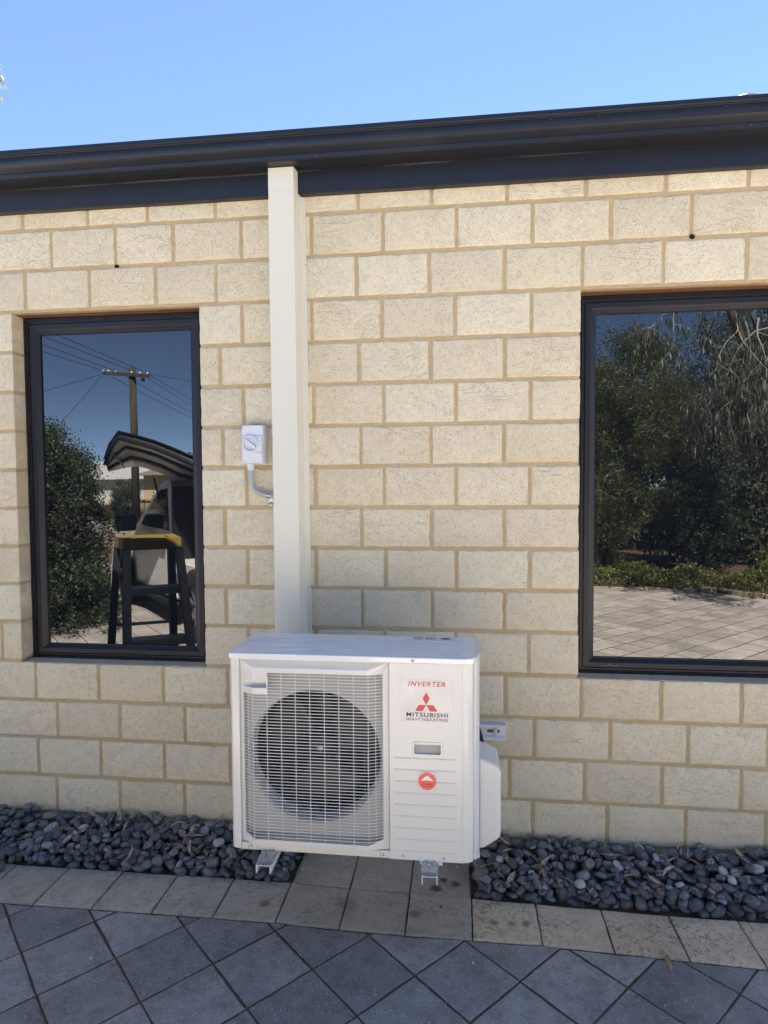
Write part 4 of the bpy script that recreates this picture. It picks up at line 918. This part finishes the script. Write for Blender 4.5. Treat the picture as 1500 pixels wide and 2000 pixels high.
# garden bed
GB = m_ground('garden_soil', (.05, .035, .022), (.11, .08, .05), 8)
xs_ = [1.5, 2.9, 3.9, 4.55, 5.0, 5.6, 7.5, 12, 22]; ed = [(x, garden_edge(x) if x < 9 else -5) for x in xs_]
m = MB(); n = len(ed) + 2; top_ = [(-4.5, -9.0)] + [(-2.0, -8.2)] + ed; n = len(top_)
V = [(x, y - .03, -.062) for x, y in top_] + [(x * 1.0, -24 if i else -12, -.03) for i, (x, y) in enumerate(top_)] + [(x, y - .03, -.15) for x, y in top_]
m.add(V, [(i, i + 1, n + i + 1, n + i) for i in range(n - 1)] + [(i, 2 * n + i, 2 * n + i + 1, i + 1) for i in range(n - 1)]); bedg = struct(m.build('garden_bed', GB, recalc=False))
kerb = m_ground('kerb_sandstone', (.30, .24, .17), (.42, .35, .26), 20)
rs = random.Random(3)
for i in range(len(top_) - 3):
    a, b = Vector(top_[i + 1]), Vector(top_[i + 2]); L = (b - a).length; k = max(1, round(L / .24)); d = (b - a) / k; nrm = Vector((d.y, -d.x)).normalized()
    for j in range(k):
        if b.x > 9: continue
        p = a + d * j + Vector((rs.uniform(-.02, .02), rs.uniform(-.03, .03))); q = p + d * .95; mm_ = MB(); lift_ = .035 if 4.3 < p.x < 5.2 else rs.uniform(-.012, .008)
        slab(mm_, [tuple(p - nrm * .0), tuple(q), tuple(q + nrm * .10), tuple(p + nrm * .10)][::1], -.070 + lift_, .06, .005); mm_.build('edging_block', kerb, bedg)
pts = []
for _ in range(26000):
    x = rs.uniform(1.0, 9.5); ye = garden_edge(x); y = ye - rs.uniform(.03, 1.5) ** 1; h = .10 + .12 * math.sin(x * 3 + y * 2) ** 2
    pts.append((x, y, -.06 + rs.uniform(0, 1) ** .5 * h * min(1, (ye - y) * 4)))
struct(leaves('ground_cover', np.array(pts), .045, .03, G_COVER, None), 'stuff')
# trees and shrubs in the garden, nearest first
tree('wattle_shrub', 3.3, -8.6, 'soft olive green feathery shrub left of the conifer, seen in the wide window', [(3.1, -8.7, 1.1, 1.1, .8, 1.1), (2.6, -8.9, 2.2, 1.0, .8, 1.0), (3.7, -8.9, 2.4, .9, .8, 1.0), (3.1, -9.1, 3.0, .9, .7, .8), (4.3, -8.9, 1.3, .6, .6, 1.1), (4.4, -9.3, 2.6, .9, .6, 1.0), (2.3, -9.3, 3.2, .8, .6, .9)], 90000, .10, .012, G_OLIVE, 420, .15, 2.4, .07, droop=.25, shell=.3, cat='shrub')
tree('conifer', 5.05, -8.3, 'narrow dark green conifer column behind the ground cover, seen in the wide window', [(5.05, -8.3, .6, .42, .42, .8), (5.05, -8.3, 1.6, .36, .36, .9), (5.0, -8.3, 2.6, .26, .26, .7)], 26000, .05, .02, G_DARK, 300, .10, 3.0, .06, shell=.3)
tree('bushy_tree', 4.7, -12.2, 'tall bushy tree with sky beside it, reflected at the top of the wide window', [(4.75, -12, 4.4, .75, .7, .55), (5.3, -12, 4.3, .5, .6, .5), (3.5, -11.4, 3.4, 1.1, .7, .95), (5.0, -11.2, 3.2, 1.2, .7, .8), (4.2, -11.4, 2.7, 1.4, .8, .6), (5.6, -11.6, 2.6, 1.0, .8, .7)], 60000, .09, .02, G_OLIVE, 420, .16, 4.2, .12, limbs=((.7, (4.4, -12, 4.5), .06), (.6, (5.4, -12, 4.3), .06), (.85, (4.9, -12, 4.7), .04)), shell=.35)
tree('acacia_tree', 7.2, -10.6, 'large olive acacia tree beyond the weeping gum, reflected in the wide window', [(7.3, -10.6, 3.9, 1.6, 1.0, 1.6), (6.5, -10.4, 2.9, 1.1, .9, 1.3), (8.6, -10.4, 3.4, 1.4, 1, 1.8), (7.4, -10.2, 1.6, 1.8, .8, 1.3)], 90000, .10, .022, G_OLIVE, 520, .2, 3.6, .14, droop=.15, shell=.35)
tree('low_shrub', 6.6, -7.6, 'low mid green shrub at the driveway edge near the right side of the wide window', [(6.9, -7.4, .25, .8, .6, .45), (6.0, -7.6, .15, .5, .5, .35)], 12000, .05, .025, G_COVER, 120, .1, .4, .03, shell=.3, cat='shrub')
tree('dark_undergrowth', 3.2, -10.2, 'dark leafy understorey in the shade behind the olive shrub', [(3.0, -10.2, .9, 2.6, .5, 1.2), (6.6, -9.8, .9, 2.4, .5, 1.1), (.2, -10.0, 1.3, 1.6, .6, 1.6), (3.0, -12.6, 2.2, 3.0, .5, 1.5), (7.6, -12.6, 2.4, 3.4, .5, 1.7)], 90000, .11, .06, G_DARK, 420, .18, 1.5, .05, shell=.2, cat='shrub')
# weeping gum with pale hanging branches close to the house
gum = empty('weeping_gum', (6.3, -6.6, -.12), 'weeping gum with pale twigs and hanging grey leaves, reflected in the wide window', 'tree')
trunk(gum, (6.35, -7.1, -.14), (4.6, -7.1, 4.6), .085, .05, BARK, ((.45, (5.0, -6.2, 3.3), .04), (.6, (4.5, -5.7, 3.7), .05), (.55, (5.2, -5.2, 3.7), .045), (.8, (4.3, -5.6, 3.9), .04)))
rs = random.Random(21); tw = MB(); lp = []
def twig(p, d, L, r, depth):
    pts = [Vector(p)]; dd = Vector(d).normalized(); k = 7
    for i in range(k):
        dd = (dd + Vector((rs.uniform(-.35, .35), rs.uniform(-.3, .3), rs.uniform(-.38, .12)))).normalized(); pts.append(pts[-1] + dd * L / k)
    tw.tube(pts, [r * (1 - .75 * i / k) for i in range(k + 1)], 5, False)
    for i in range(2, k + 1):
        for _ in range(3 if depth else 5): lp.append(tuple(pts[i] + Vector((rs.gauss(0, .03), rs.gauss(0, .03), rs.gauss(0, .02)))))
        if depth < 2 and rs.random() < .7: twig(pts[i], (rs.uniform(-1, 1), rs.uniform(-.5, .5), rs.uniform(-1.0, .1)), L * rs.uniform(.4, .7), r * .6, depth + 1)
for (p, d, L) in (((4.3, -5.6, 3.9), (-1, .5, -.15), 1.15), ((4.3, -5.6, 3.8), (-.2, .4, -.9), 1.3), ((5.0, -6.0, 3.5), (-.7, .6, -.2), 1.3), ((5.2, -5.2, 3.7), (-.6, .5, -.6), 1.5), ((5.2, -5.2, 3.7), (.4, .3, -.9), 1.6), ((4.6, -5.6, 3.5), (-.2, .6, -1), 1.2), ((4.9, -5.0, 3.2), (-.2, .4, -1), 1.2), ((4.5, -5.8, 3.6), (0, .2, -1), 1.3), ((5.6, -5.4, 3.4), (0, .2, -1), 1.8)):
    twig(p, d, L, .013, 0)
tw.build('branches', BARKP, gum, smooth=True, recalc=False)
lp = np.array(lp); lp = np.concatenate([lp, lp + np.random.normal(size=lp.shape) * .05]); leaves('crown', lp, .13, .016, G_GREY, gum, .72)
# clipped bush left of the ladder
tree('clipped_bush', -3.75, -4.0, 'dense dark green clipped bush beside the ute, reflected at the left of the narrow window', [(-4.26, -4.02, 1.1, 1.12, 1.0, 1.15), (-4.2, -3.95, .25, 1.15, 1.0, .75), (-3.45, -3.60, .18, .74, .60, .55), (-4.3, -4.2, 1.84, .84, .7, .42), (-4.6, -4.5, 1.5, .9, .9, .85)], 190000, .036, .02, G_BUSH, 1500, .085, 1.3, .07, shell=.35, cat='bush')

# gum tree behind the house, its edge just enters the frame top left
np.random.seed(99)
tree('pale_gum_tree', -9.3, 7.5, 'pale sunlit gum tree tip just entering the sky at the left edge', [(-8.34, 7.5, 8.95, 1.45, .9, .5), (-9.6, 7.5, 9.0, 1.3, 1.2, 1.15), (-9.8, 7.8, 7.6, 1.4, 1.2, 1.3), (-9.9, 7.6, 9.6, 1.2, 1.0, 1.0)], 16000, .13, .035, G_PALE, 130, .16, 8.4, .16, BARKP, .55)

# ------------------------------------------------------------------ ladder
lad = empty('step_ladder', (-1.25, -1.25, -.095), 'step ladder with yellow top cap in front of the ute, reflected in the narrow window', 'ladder')
LY = plain('ladder_yellow', (.26, .19, .045), .6); LG = plain('ladder_grey', (.42, .40, .36), .45); LS = plain('ladder_side', (.045, .05, .065), .5)
F1, F2, B1, B2 = Vector((-1.255, -1.10, 0)), Vector((-.965, -1.25, 0)), Vector((-1.46, -1.36, 0)), Vector((-1.14, -1.52, 0))
ztop = 1.125
m = MB()
c4 = [F1, F2, B2, B1]; cap = [Vector((p.x, p.y, 0)) for p in c4]; cc = sum(cap, Vector((0, 0, 0))) / 4; big = [cc + (p - cc) * 1.10 for p in cap]; sm_ = [cc + (p - cc) * .72 for p in cap]
V = [(p.x, p.y, ztop - .075) for p in big] + [(p.x, p.y, ztop) for p in big] + [(p.x, p.y, ztop) for p in sm_] + [(p.x, p.y, ztop - .018) for p in sm_]
m.add(V, [(i, (i + 1) % 4, 4 + (i + 1) % 4, 4 + i) for i in range(4)] + [(4 + i, 4 + (i + 1) % 4, 8 + (i + 1) % 4, 8 + i) for i in range(4)] + [(8 + i, 8 + (i + 1) % 4, 12 + (i + 1) % 4, 12 + i) for i in range(4)] + [(12, 13, 14, 15)]); capo = m.build('top_cap', LY, lad)
ldir = (F2 - F1).normalized(); bdir = (B1 - F1).normalized(); legs = []
for p, sx, sb in ((F1, -.05, -.22), (F2, .06, -.22), (B1, -.05, .25), (B2, .06, .25)):
    foot = p + ldir * sx + bdir * sb; foot.z = GZ + .004; a = Vector((p.x, p.y, ztop - .07)); m = MB(); m.bar(foot, a, .075, .048, up=tuple(ldir), mi=0); legs.append((foot, a)); m.build('leg', [LS], lad)
    m = MB(); m.bar(foot - bdir * .0390 * (1 if sb < 0 else -1) , a - bdir * .0390 * (1 if sb < 0 else -1), .003, .050, up=tuple(ldir)); m.build('rail_edge', LG, lad)
for zs in (.80, .47, .15):
    m = MB(); t_ = (zs - legs[0][0].z) / (legs[0][1].z - legs[0][0].z); a = legs[0][0].lerp(legs[0][1], t_); b = legs[1][0].lerp(legs[1][1], t_); dd = bdir * .14
    m.hexa([a + Vector((0, 0, -.045)), b + Vector((0, 0, -.045)), b + dd + Vector((0, 0, -.045)), a + dd + Vector((0, 0, -.045)), a, b, b + dd, a + dd]); m.build('step', plain('step_grey', (.50, .50, .50), .4, .4) if 'step_grey' not in bpy.data.materials else bpy.data.materials['step_grey'], lad, bevel=.003)
    if zs < .6:
        a2, b2 = legs[2][0].lerp(legs[2][1], t_), legs[3][0].lerp(legs[3][1], t_); m = MB(); m.bar(a2, b2, .02, .02); m.build('rear_bar', LG, lad)
ang = math.atan2(ldir.y, ldir.x)
# brand words on the cap and side: read from the house side
TXT = plain('ladder_lettering', (.40, .17, .03), .5)
tb = big[1] + (big[0] - big[1]) * .12
text('lettering', 'BAILEY', 0, 0, .035, .20, TXT, capo, 0, .02, 0, (R(90), 0, ang + math.pi), (big[1].x - ldir.x * .04 - bdir.x * .002, big[1].y - ldir.y * .04 + .004, ztop - .058))
lg = [o for o in lad.children if o.name.startswith('leg')][0]

# ------------------------------------------------------------------ utility vehicle with open canopy
u = Vector((-.669, -.743, 0)).normalized(); nn = Vector((-u.y, u.x, 0)); nn = nn if nn.y > 0 else -nn
P0 = Vector((-1.72, -3.16, GZ)); UW = 1.75
ute = empty('white_ute', tuple(P0), 'white ute with a dark side canopy door propped open, seen in the narrow window', 'ute')
def up(t, s, z): v = P0 + u * t - nn * s; return (v.x, v.y, GZ + z)
PAINT = m_white('car_white', (.78, .78, .77), .2, .6); TYRE = plain('tyre_rubber', (.02, .02, .02), .8); CARG = plain('car_glass', (.01, .012, .014), .05, var=0); CANB = plain('canopy_black', (.016, .016, .018), .45); CANU = plain('canopy_lining', (.66, .62, .56), .8)
def side_prism(prof_, s0, s1, name, mat, bev=.0):
    m = MB(); n = len(prof_); m.add([up(t, s0, z) for t, z in prof_] + [up(t, s1, z) for t, z in prof_], [tuple(range(n)), tuple(range(2 * n - 1, n - 1, -1))] + [(i, (i + 1) % n, n + (i + 1) % n, n + i) for i in range(n)]); return m.build(name, mat, ute, bevel=bev, seg=3)
side_prism([(.80, .30), (2.5, .30), (2.55, .55), (3.3, .55), (3.36, .35), (3.6, .45), (3.66, .85), (3.45, .98), (2.5, 1.04), (1.25, 1.60), (1.0, 1.64), (.84, 1.60)], .06, UW - .06, 'body', PAINT, .05)
side_prism([(.93, 1.06), (2.22, 1.06), (1.25, 1.52), (.96, 1.54)], .052, .10, 'side_window', CARG, .01)
side_prism([(.95, .36), (2.05, .36), (2.12, 1.0), (.97, 1.0)], .046, .058, 'door', PAINT, .006)
side_prism([(1.02, .86), (1.20, .86), (1.20, .91), (1.02, .91)], .01, .046, 'door_handle', CANB, .004)
side_prism([(.80, .22), (2.4, .22), (2.4, .28), (.80, .28)], .03, .12, 'side_step', CANB, .01)
side_prism([(2.12, 1.00), (2.30, 1.00), (2.30, 1.20), (2.10, 1.20)], -.24, .0, 'wing_mirror', CANB, .03)
# tray and canopy, open on this side
side_prism([(-1.25, .62), (.76, .62), (.76, .76), (-1.25, .76)], .03, UW - .03, 'tray', PAINT, .01)
m = MB()
def cbox(t0, t1, s0, s1, z0, z1): m.hexa([up(t0, s0, z0), up(t1, s0, z0), up(t1, s1, z0), up(t0, s1, z0), up(t0, s0, z1), up(t1, s0, z1), up(t1, s1, z1), up(t0, s1, z1)])
cbox(-1.25, .76, .04, UW - .04, 1.56, 1.62); cbox(-1.25, .76, UW - .10, UW - .04, .77, 1.56); cbox(.70, .76, .04, UW - .10, .77, 1.56); cbox(-1.25, -1.19, .04, UW - .10, .77, 1.56); cbox(-1.19, .70, .9, .94, .77, 1.56); cbox(-1.19, .54, .30, .9, 1.2, 1.22); m.build('canopy', CANB, ute)
for (t_, s_) in ((0, 0), (2.92, 0), (0, UW - .22), (2.92, UW - .22)):
    cc_ = Vector(up(t_, s_, .37)); m = MB(); V = []; n = 28
    for (rr_, ds) in ((.20, .0), (.30, -.005), (.355, .01), (.37, .04), (.37, .18), (.355, .21), (.2, .22)):
        V += [tuple(cc_ + u * rr_ * math.cos(2 * math.pi * j / n) + Vector((0, 0, rr_ * math.sin(2 * math.pi * j / n))) - nn * ds) for j in range(n)]
    m.add(V, [(k * n + j, k * n + (j + 1) % n, (k + 1) * n + (j + 1) % n, (k + 1) * n + j) for k in range(6) for j in range(n)]); wh = m.build('wheel', TYRE, ute, smooth=True)
    m = MB(); V = [tuple(cc_ - nn * .03)]
    for j in range(n): V.append(tuple(cc_ + (u * math.cos(2 * math.pi * j / n) + Vector((0, 0, math.sin(2 * math.pi * j / n)))) * .198 - nn * (.012 if j % 4 < 2 else .05)))
    m.add(V, [(0, 1 + j, 1 + (j + 1) % n) for j in range(n)]); m.build('rim', plain('rim_grey', (.3, .3, .31), .35, .7) if 'rim_grey' not in bpy.data.materials else bpy.data.materials['rim_grey'], wh)
# lifted side door: curved shell from hinge line out towards the house
outer = [Vector(p) for p in ((-3.10, -3.95, 1.73), (-2.95, -3.82, 1.90), (-2.71, -3.60, 2.02), (-2.46, -3.50, 1.965), (-2.21, -3.40, 1.90), (-1.92, -3.30, 1.80), (-1.64, -3.20, 1.69), (-1.30, -3.10, 1.58))]
hinge = [Vector(p) for p in ((-3.28, -4.35, 1.66), (-3.16, -4.50, 1.71), (-3.00, -4.50, 1.73), (-2.80, -4.36, 1.70), (-2.50, -4.22, 1.62), (-2.27, -4.10, 1.53), (-2.02, -4.00, 1.47), (-1.76, -3.9, 1.41))]
def shell(k0, k1, dz, name, mat, parent, th=.03):
    m = MB(); V = []; nk = len(outer); steps = 7
    for i in range(nk):
        for j in range(steps):
            t_ = k0 + (k1 - k0) * j / (steps - 1); p = outer[i].lerp(hinge[i], t_) + Vector((0, 0, dz + .05 * math.sin(math.pi * t_))); V.append(tuple(p))
    m.add(V, [(i * steps + j, i * steps + j + 1, (i + 1) * steps + j + 1, (i + 1) * steps + j) for i in range(nk - 1) for j in range(steps - 1)]); o = m.build(name, mat, parent, smooth=True); s_ = o.modifiers.new('solid', 'SOLIDIFY'); s_.thickness = th; return o
gd = shell(0, 1, .0, 'canopy_door', CANU, ute, .02); shell(-.03, .06, -.005, 'door_rim', CANB, gd, .05); shell(.38, .44, -.03, 'door_rib', CANB, gd, .03); shell(.70, .76, -.03, 'door_rib', CANB, gd, .03)
shell(-.02, 1.0, .045, 'door_skin', CANB, gd, .008)
m = MB(); m.tube([(-2.57, -4.10, 1.56), (-2.50, -4.18, 1.12)], .012, 8); m.build('gas_strut', CANB, ute)
m = MB(); m.tube([(-2.98, -3.9, 1.86), (-3.02, -4.1, 1.80), (-3.10, -4.4, 1.69)], .01, 6); m.build('gas_strut', CANB, ute)

# ------------------------------------------------------------------ utility pole and cables
pole = empty('utility_pole', (-11.15, -19.5, -.12), 'timber utility pole with a crossarm beyond the bush, seen in the narrow window', 'utility pole')
PW = m_ground('pole_timber', (.035, .033, .022), (.075, .068, .048), 6)
m = MB(); m.tube([(-11.10, -19.5, -.14), (-11.12, -19.5, 3), (-11.15, -19.5, 5.88)], [.155, .14, .125], 12); m.build('shaft', PW, pole, smooth=True)
m = MB(); m.bar((-12.20, -19.35, 5.68), (-10.42, -19.35, 5.54), .09, .11); arm_ = m.build('crossarm', PW, pole)
INS = plain('insulator_white', (.6, .6, .58), .3)
for t_ in (0.0, .12, .28, .62, .8, .97):
    p = Vector((-12.20, -19.35, 5.68)).lerp(Vector((-10.42, -19.35, 5.54)), t_); m = MB(); m.lathe_z(p.x, p.y, [(.001, p.z + .13), (.03, p.z + .12), (.045, p.z + .08), (.03, p.z + .055)], 8); m.build('insulator', INS, arm_, smooth=True)
m = MB(); m.box(-10.66, -10.56, -19.3, -19.2, 5.32, 5.46); m.build('fuse_box', DARKP, pole)
CAB = plain('cable_black', (.02, .02, .022), .5)
def cable(a, b, sag, lab):
    a, b = Vector(a), Vector(b); pts = [a.lerp(b, t / 14) - Vector((0, 0, sag * 4 * (t / 14) * (1 - t / 14))) for t in range(15)]; m = MB(); m.tube(pts, .011, 4); tag(m.build('power_cable', CAB), lab, 'cable', 'overhead cables tied to the utility pole')
cable((-8.05, 14, 5.75), (-10.7, -19.35, 5.73), .02, 'rightmost of the four level cables running from the pole over the house')
cable((-9.15, 14, 5.74), (-11.02, -19.35, 5.72), .02, 'second from the right of the cables running from the pole over the house')
cable((-9.9, 14, 5.70), (-11.6, -19.35, 5.71), .02, 'third from the right of the cables running from the pole over the house')
cable((-11.7, 14, 5.68), (-12.05, -19.35, 5.72), .02, 'leftmost cable running from the crossarm tip over the house')
cable((-12.2, -19.35, 5.66), (-17.5, -18.5, 4.05), .0, 'straight service cable sloping down left from the crossarm tip')
cable((-12.2, -19.35, 5.66), (-13.6, -17.8, 3.05), .03, 'steep service cable running down left behind the bush')
cable((-10.42, -19.35, 5.62), (-7.0, -20.4, 5.0), .0, 'short cable leaving the right end of the crossarm')
for k, (x0, ez) in enumerate(((-10.5, 7.42), (-10.7, 6.98), (-11.4, 6.48), (-11.9, 6.12))): cable((x0, -19.4, 5.64 - .03 * k), (-17.44, -40, ez), .05, ['uppermost', 'second', 'third', 'lowest'][k] + ' of the cables running away from the pole across the street')

# ------------------------------------------------------------------ street and houses opposite
def flat(name, x0, x1, y0, y1, z, mat): m = MB(); m.add([(x0, y0, z), (x1, y0, z), (x1, y1, z), (x0, y1, z)], [(0, 1, 2, 3)]); return struct(m.build(name, mat))
flat('verge', -60, 60, -17.5, -12.4, -.150, m_ground('verge_soil', (.20, .13, .08), (.28, .20, .13), 1.5))
m = MB(); m.box(-60, 60, -18.15, -18.0, -.16, -.06); struct(m.build('kerb', m_ground('kerb_concrete', (.3, .29, .27), (.4, .39, .36), 6)))
flat('road', -60, 60, -23.0, -18.15, -.145, m_ground('road_asphalt', (.16, .16, .16), (.22, .22, .215), 5))
m = MB(); m.box(-60, 60, -23.15, -23.0, -.16, -.04); struct(m.build('far_kerb', bpy.data.materials['kerb_concrete']))
flat('far_verge', -60, 60, -27.5, -23.15, -.10, m_ground('verge_grass', (.06, .09, .02), (.12, .14, .04), 3))
cone = empty('traffic_cone', (-16.2, -26.6, -.10), 'orange traffic cone on the grass verge across the street, seen in the narrow window', 'traffic cone')
OR = plain('cone_orange', (.75, .09, .03), .5); m = MB(); m.lathe_z(-16.2, -26.6, [(.19, -.06), (.17, -.03), (.11, .28), (.09, .40), (.04, .76), (.001, .76)], 16); m.build('body', OR, cone, smooth=True); m = MB(); m.box(-16.45, -15.95, -26.85, -26.35, -.10, -.06); m.build('base', OR, cone)
lw = empty('front_wall', (-18, -28, -.1), 'low dark brick front wall with pale pillars across the street', 'wall')
m = MB(); m.box(-30, -15.6, -28.1, -27.9, -.12, .50); m.box(-14.6, 5, -28.1, -27.9, -.12, .50); m.build('panel', m_ground('brick_dark', (.06, .04, .03), (.11, .075, .055), 9), lw)
for x in (-19.4, -15.35, -14.9): m = MB(); m.box(x - .2, x + .2, -28.25, -27.8, -.12, .72); m.box(x - .26, x + .26, -28.31, -27.74, .72, .80); m.build('pillar', m_ground('pillar_brick_%d' % abs(int(x)), (.28, .19, .13), (.38, .28, .2), 8), lw)
h1 = empty('grey_roof_house', (-24, -42, -.1), 'house with a pale grey roof across the street behind a shrub', 'house')
m = MB(); m.box(-34, -19.5, -50, -42, -.12, 2.1); m.build('wall', m_ground('render_white', (.5, .5, .48), (.62, .62, .6), 3), h1)
m = MB(); m.add([(-34.5, -41.5, 2.0), (-19, -41.5, 2.0), (-21, -46, 3.5), (-33, -46, 3.5), (-34.5, -50.5, 2.0), (-19, -50.5, 2.0)], [(0, 1, 2, 3), (3, 2, 5, 4), (1, 5, 2), (0, 3, 4)]); m.build('roof', m_ground('roof_grey', (.30, .31, .33), (.38, .39, .41), 4), h1)
h2 = empty('beige_house', (-15, -40, -.1), 'beige rendered house across the street behind the utility pole', 'house')
m = MB(); m.box(-20.5, -8, -47, -38, -.12, 2.25); m.build('wall', m_ground('render_beige', (.42, .35, .22), (.52, .44, .3), 3), h2)
m = MB(); m.add([(-21, -37.4, 2.2), (-7.5, -37.4, 2.2), (-9, -42, 3.4), (-19, -42, 3.4), (-21, -47.6, 2.2), (-7.5, -47.6, 2.2)], [(0, 1, 2, 3), (3, 2, 5, 4), (1, 5, 2), (0, 3, 4)]); m.build('roof', m_ground('roof_brown', (.12, .10, .09), (.2, .17, .15), 4), h2)
for x in (-18, -14): m = MB(); m.box(x, x + 1.4, -37.98, -37.9, .9, 1.9); m.build('window', CARG, h2)
tree('verge_shrub', -15.4, -26.5, 'grey green shrub on the far verge left of the pole', [(-15.4, -26.5, .9, .75, .6, .95), (-15.9, -26.7, .4, .5, .5, .5)], 9000, .13, .035, G_GREY, 110, .14, 1.2, .05, shell=.3, cat='shrub')
tree('street_bush', -13.6, -27.4, 'olive bush behind the utility pole across the street', [(-13.3, -27.4, .7, 1.0, .5, .9)], 8000, .12, .035, G_OLIVE, 90, .15, 1.0, .05, shell=.3, cat='bush')
for k, (x, y, h, r1) in enumerate(((-27, -56, 3.6, 4), (-14, -60, 3.6, 4.5), (-40, -54, 4, 5), (-6, -56, 4, 3.6), (-9.9, -28, 2.4, 1.3))):
    tree('distant_tree', x, y, ['rounded distant tree above the grey roof', 'broad distant tree above the beige house', 'leftmost distant tree beyond the street', 'distant tree to the right of the beige house', 'small tree beyond the canopy door across the street'][k], [(x, y, h * .75, r1, r1 * .7, h * .45), (x + r1 * .4, y, h * .9, r1 * .6, r1 * .5, h * .3)], 7000, .4 if k < 4 else .18, .2 if k < 4 else .08, G_DARK, 120, .35 if k < 4 else .2, h * .7, .2, shell=.3)
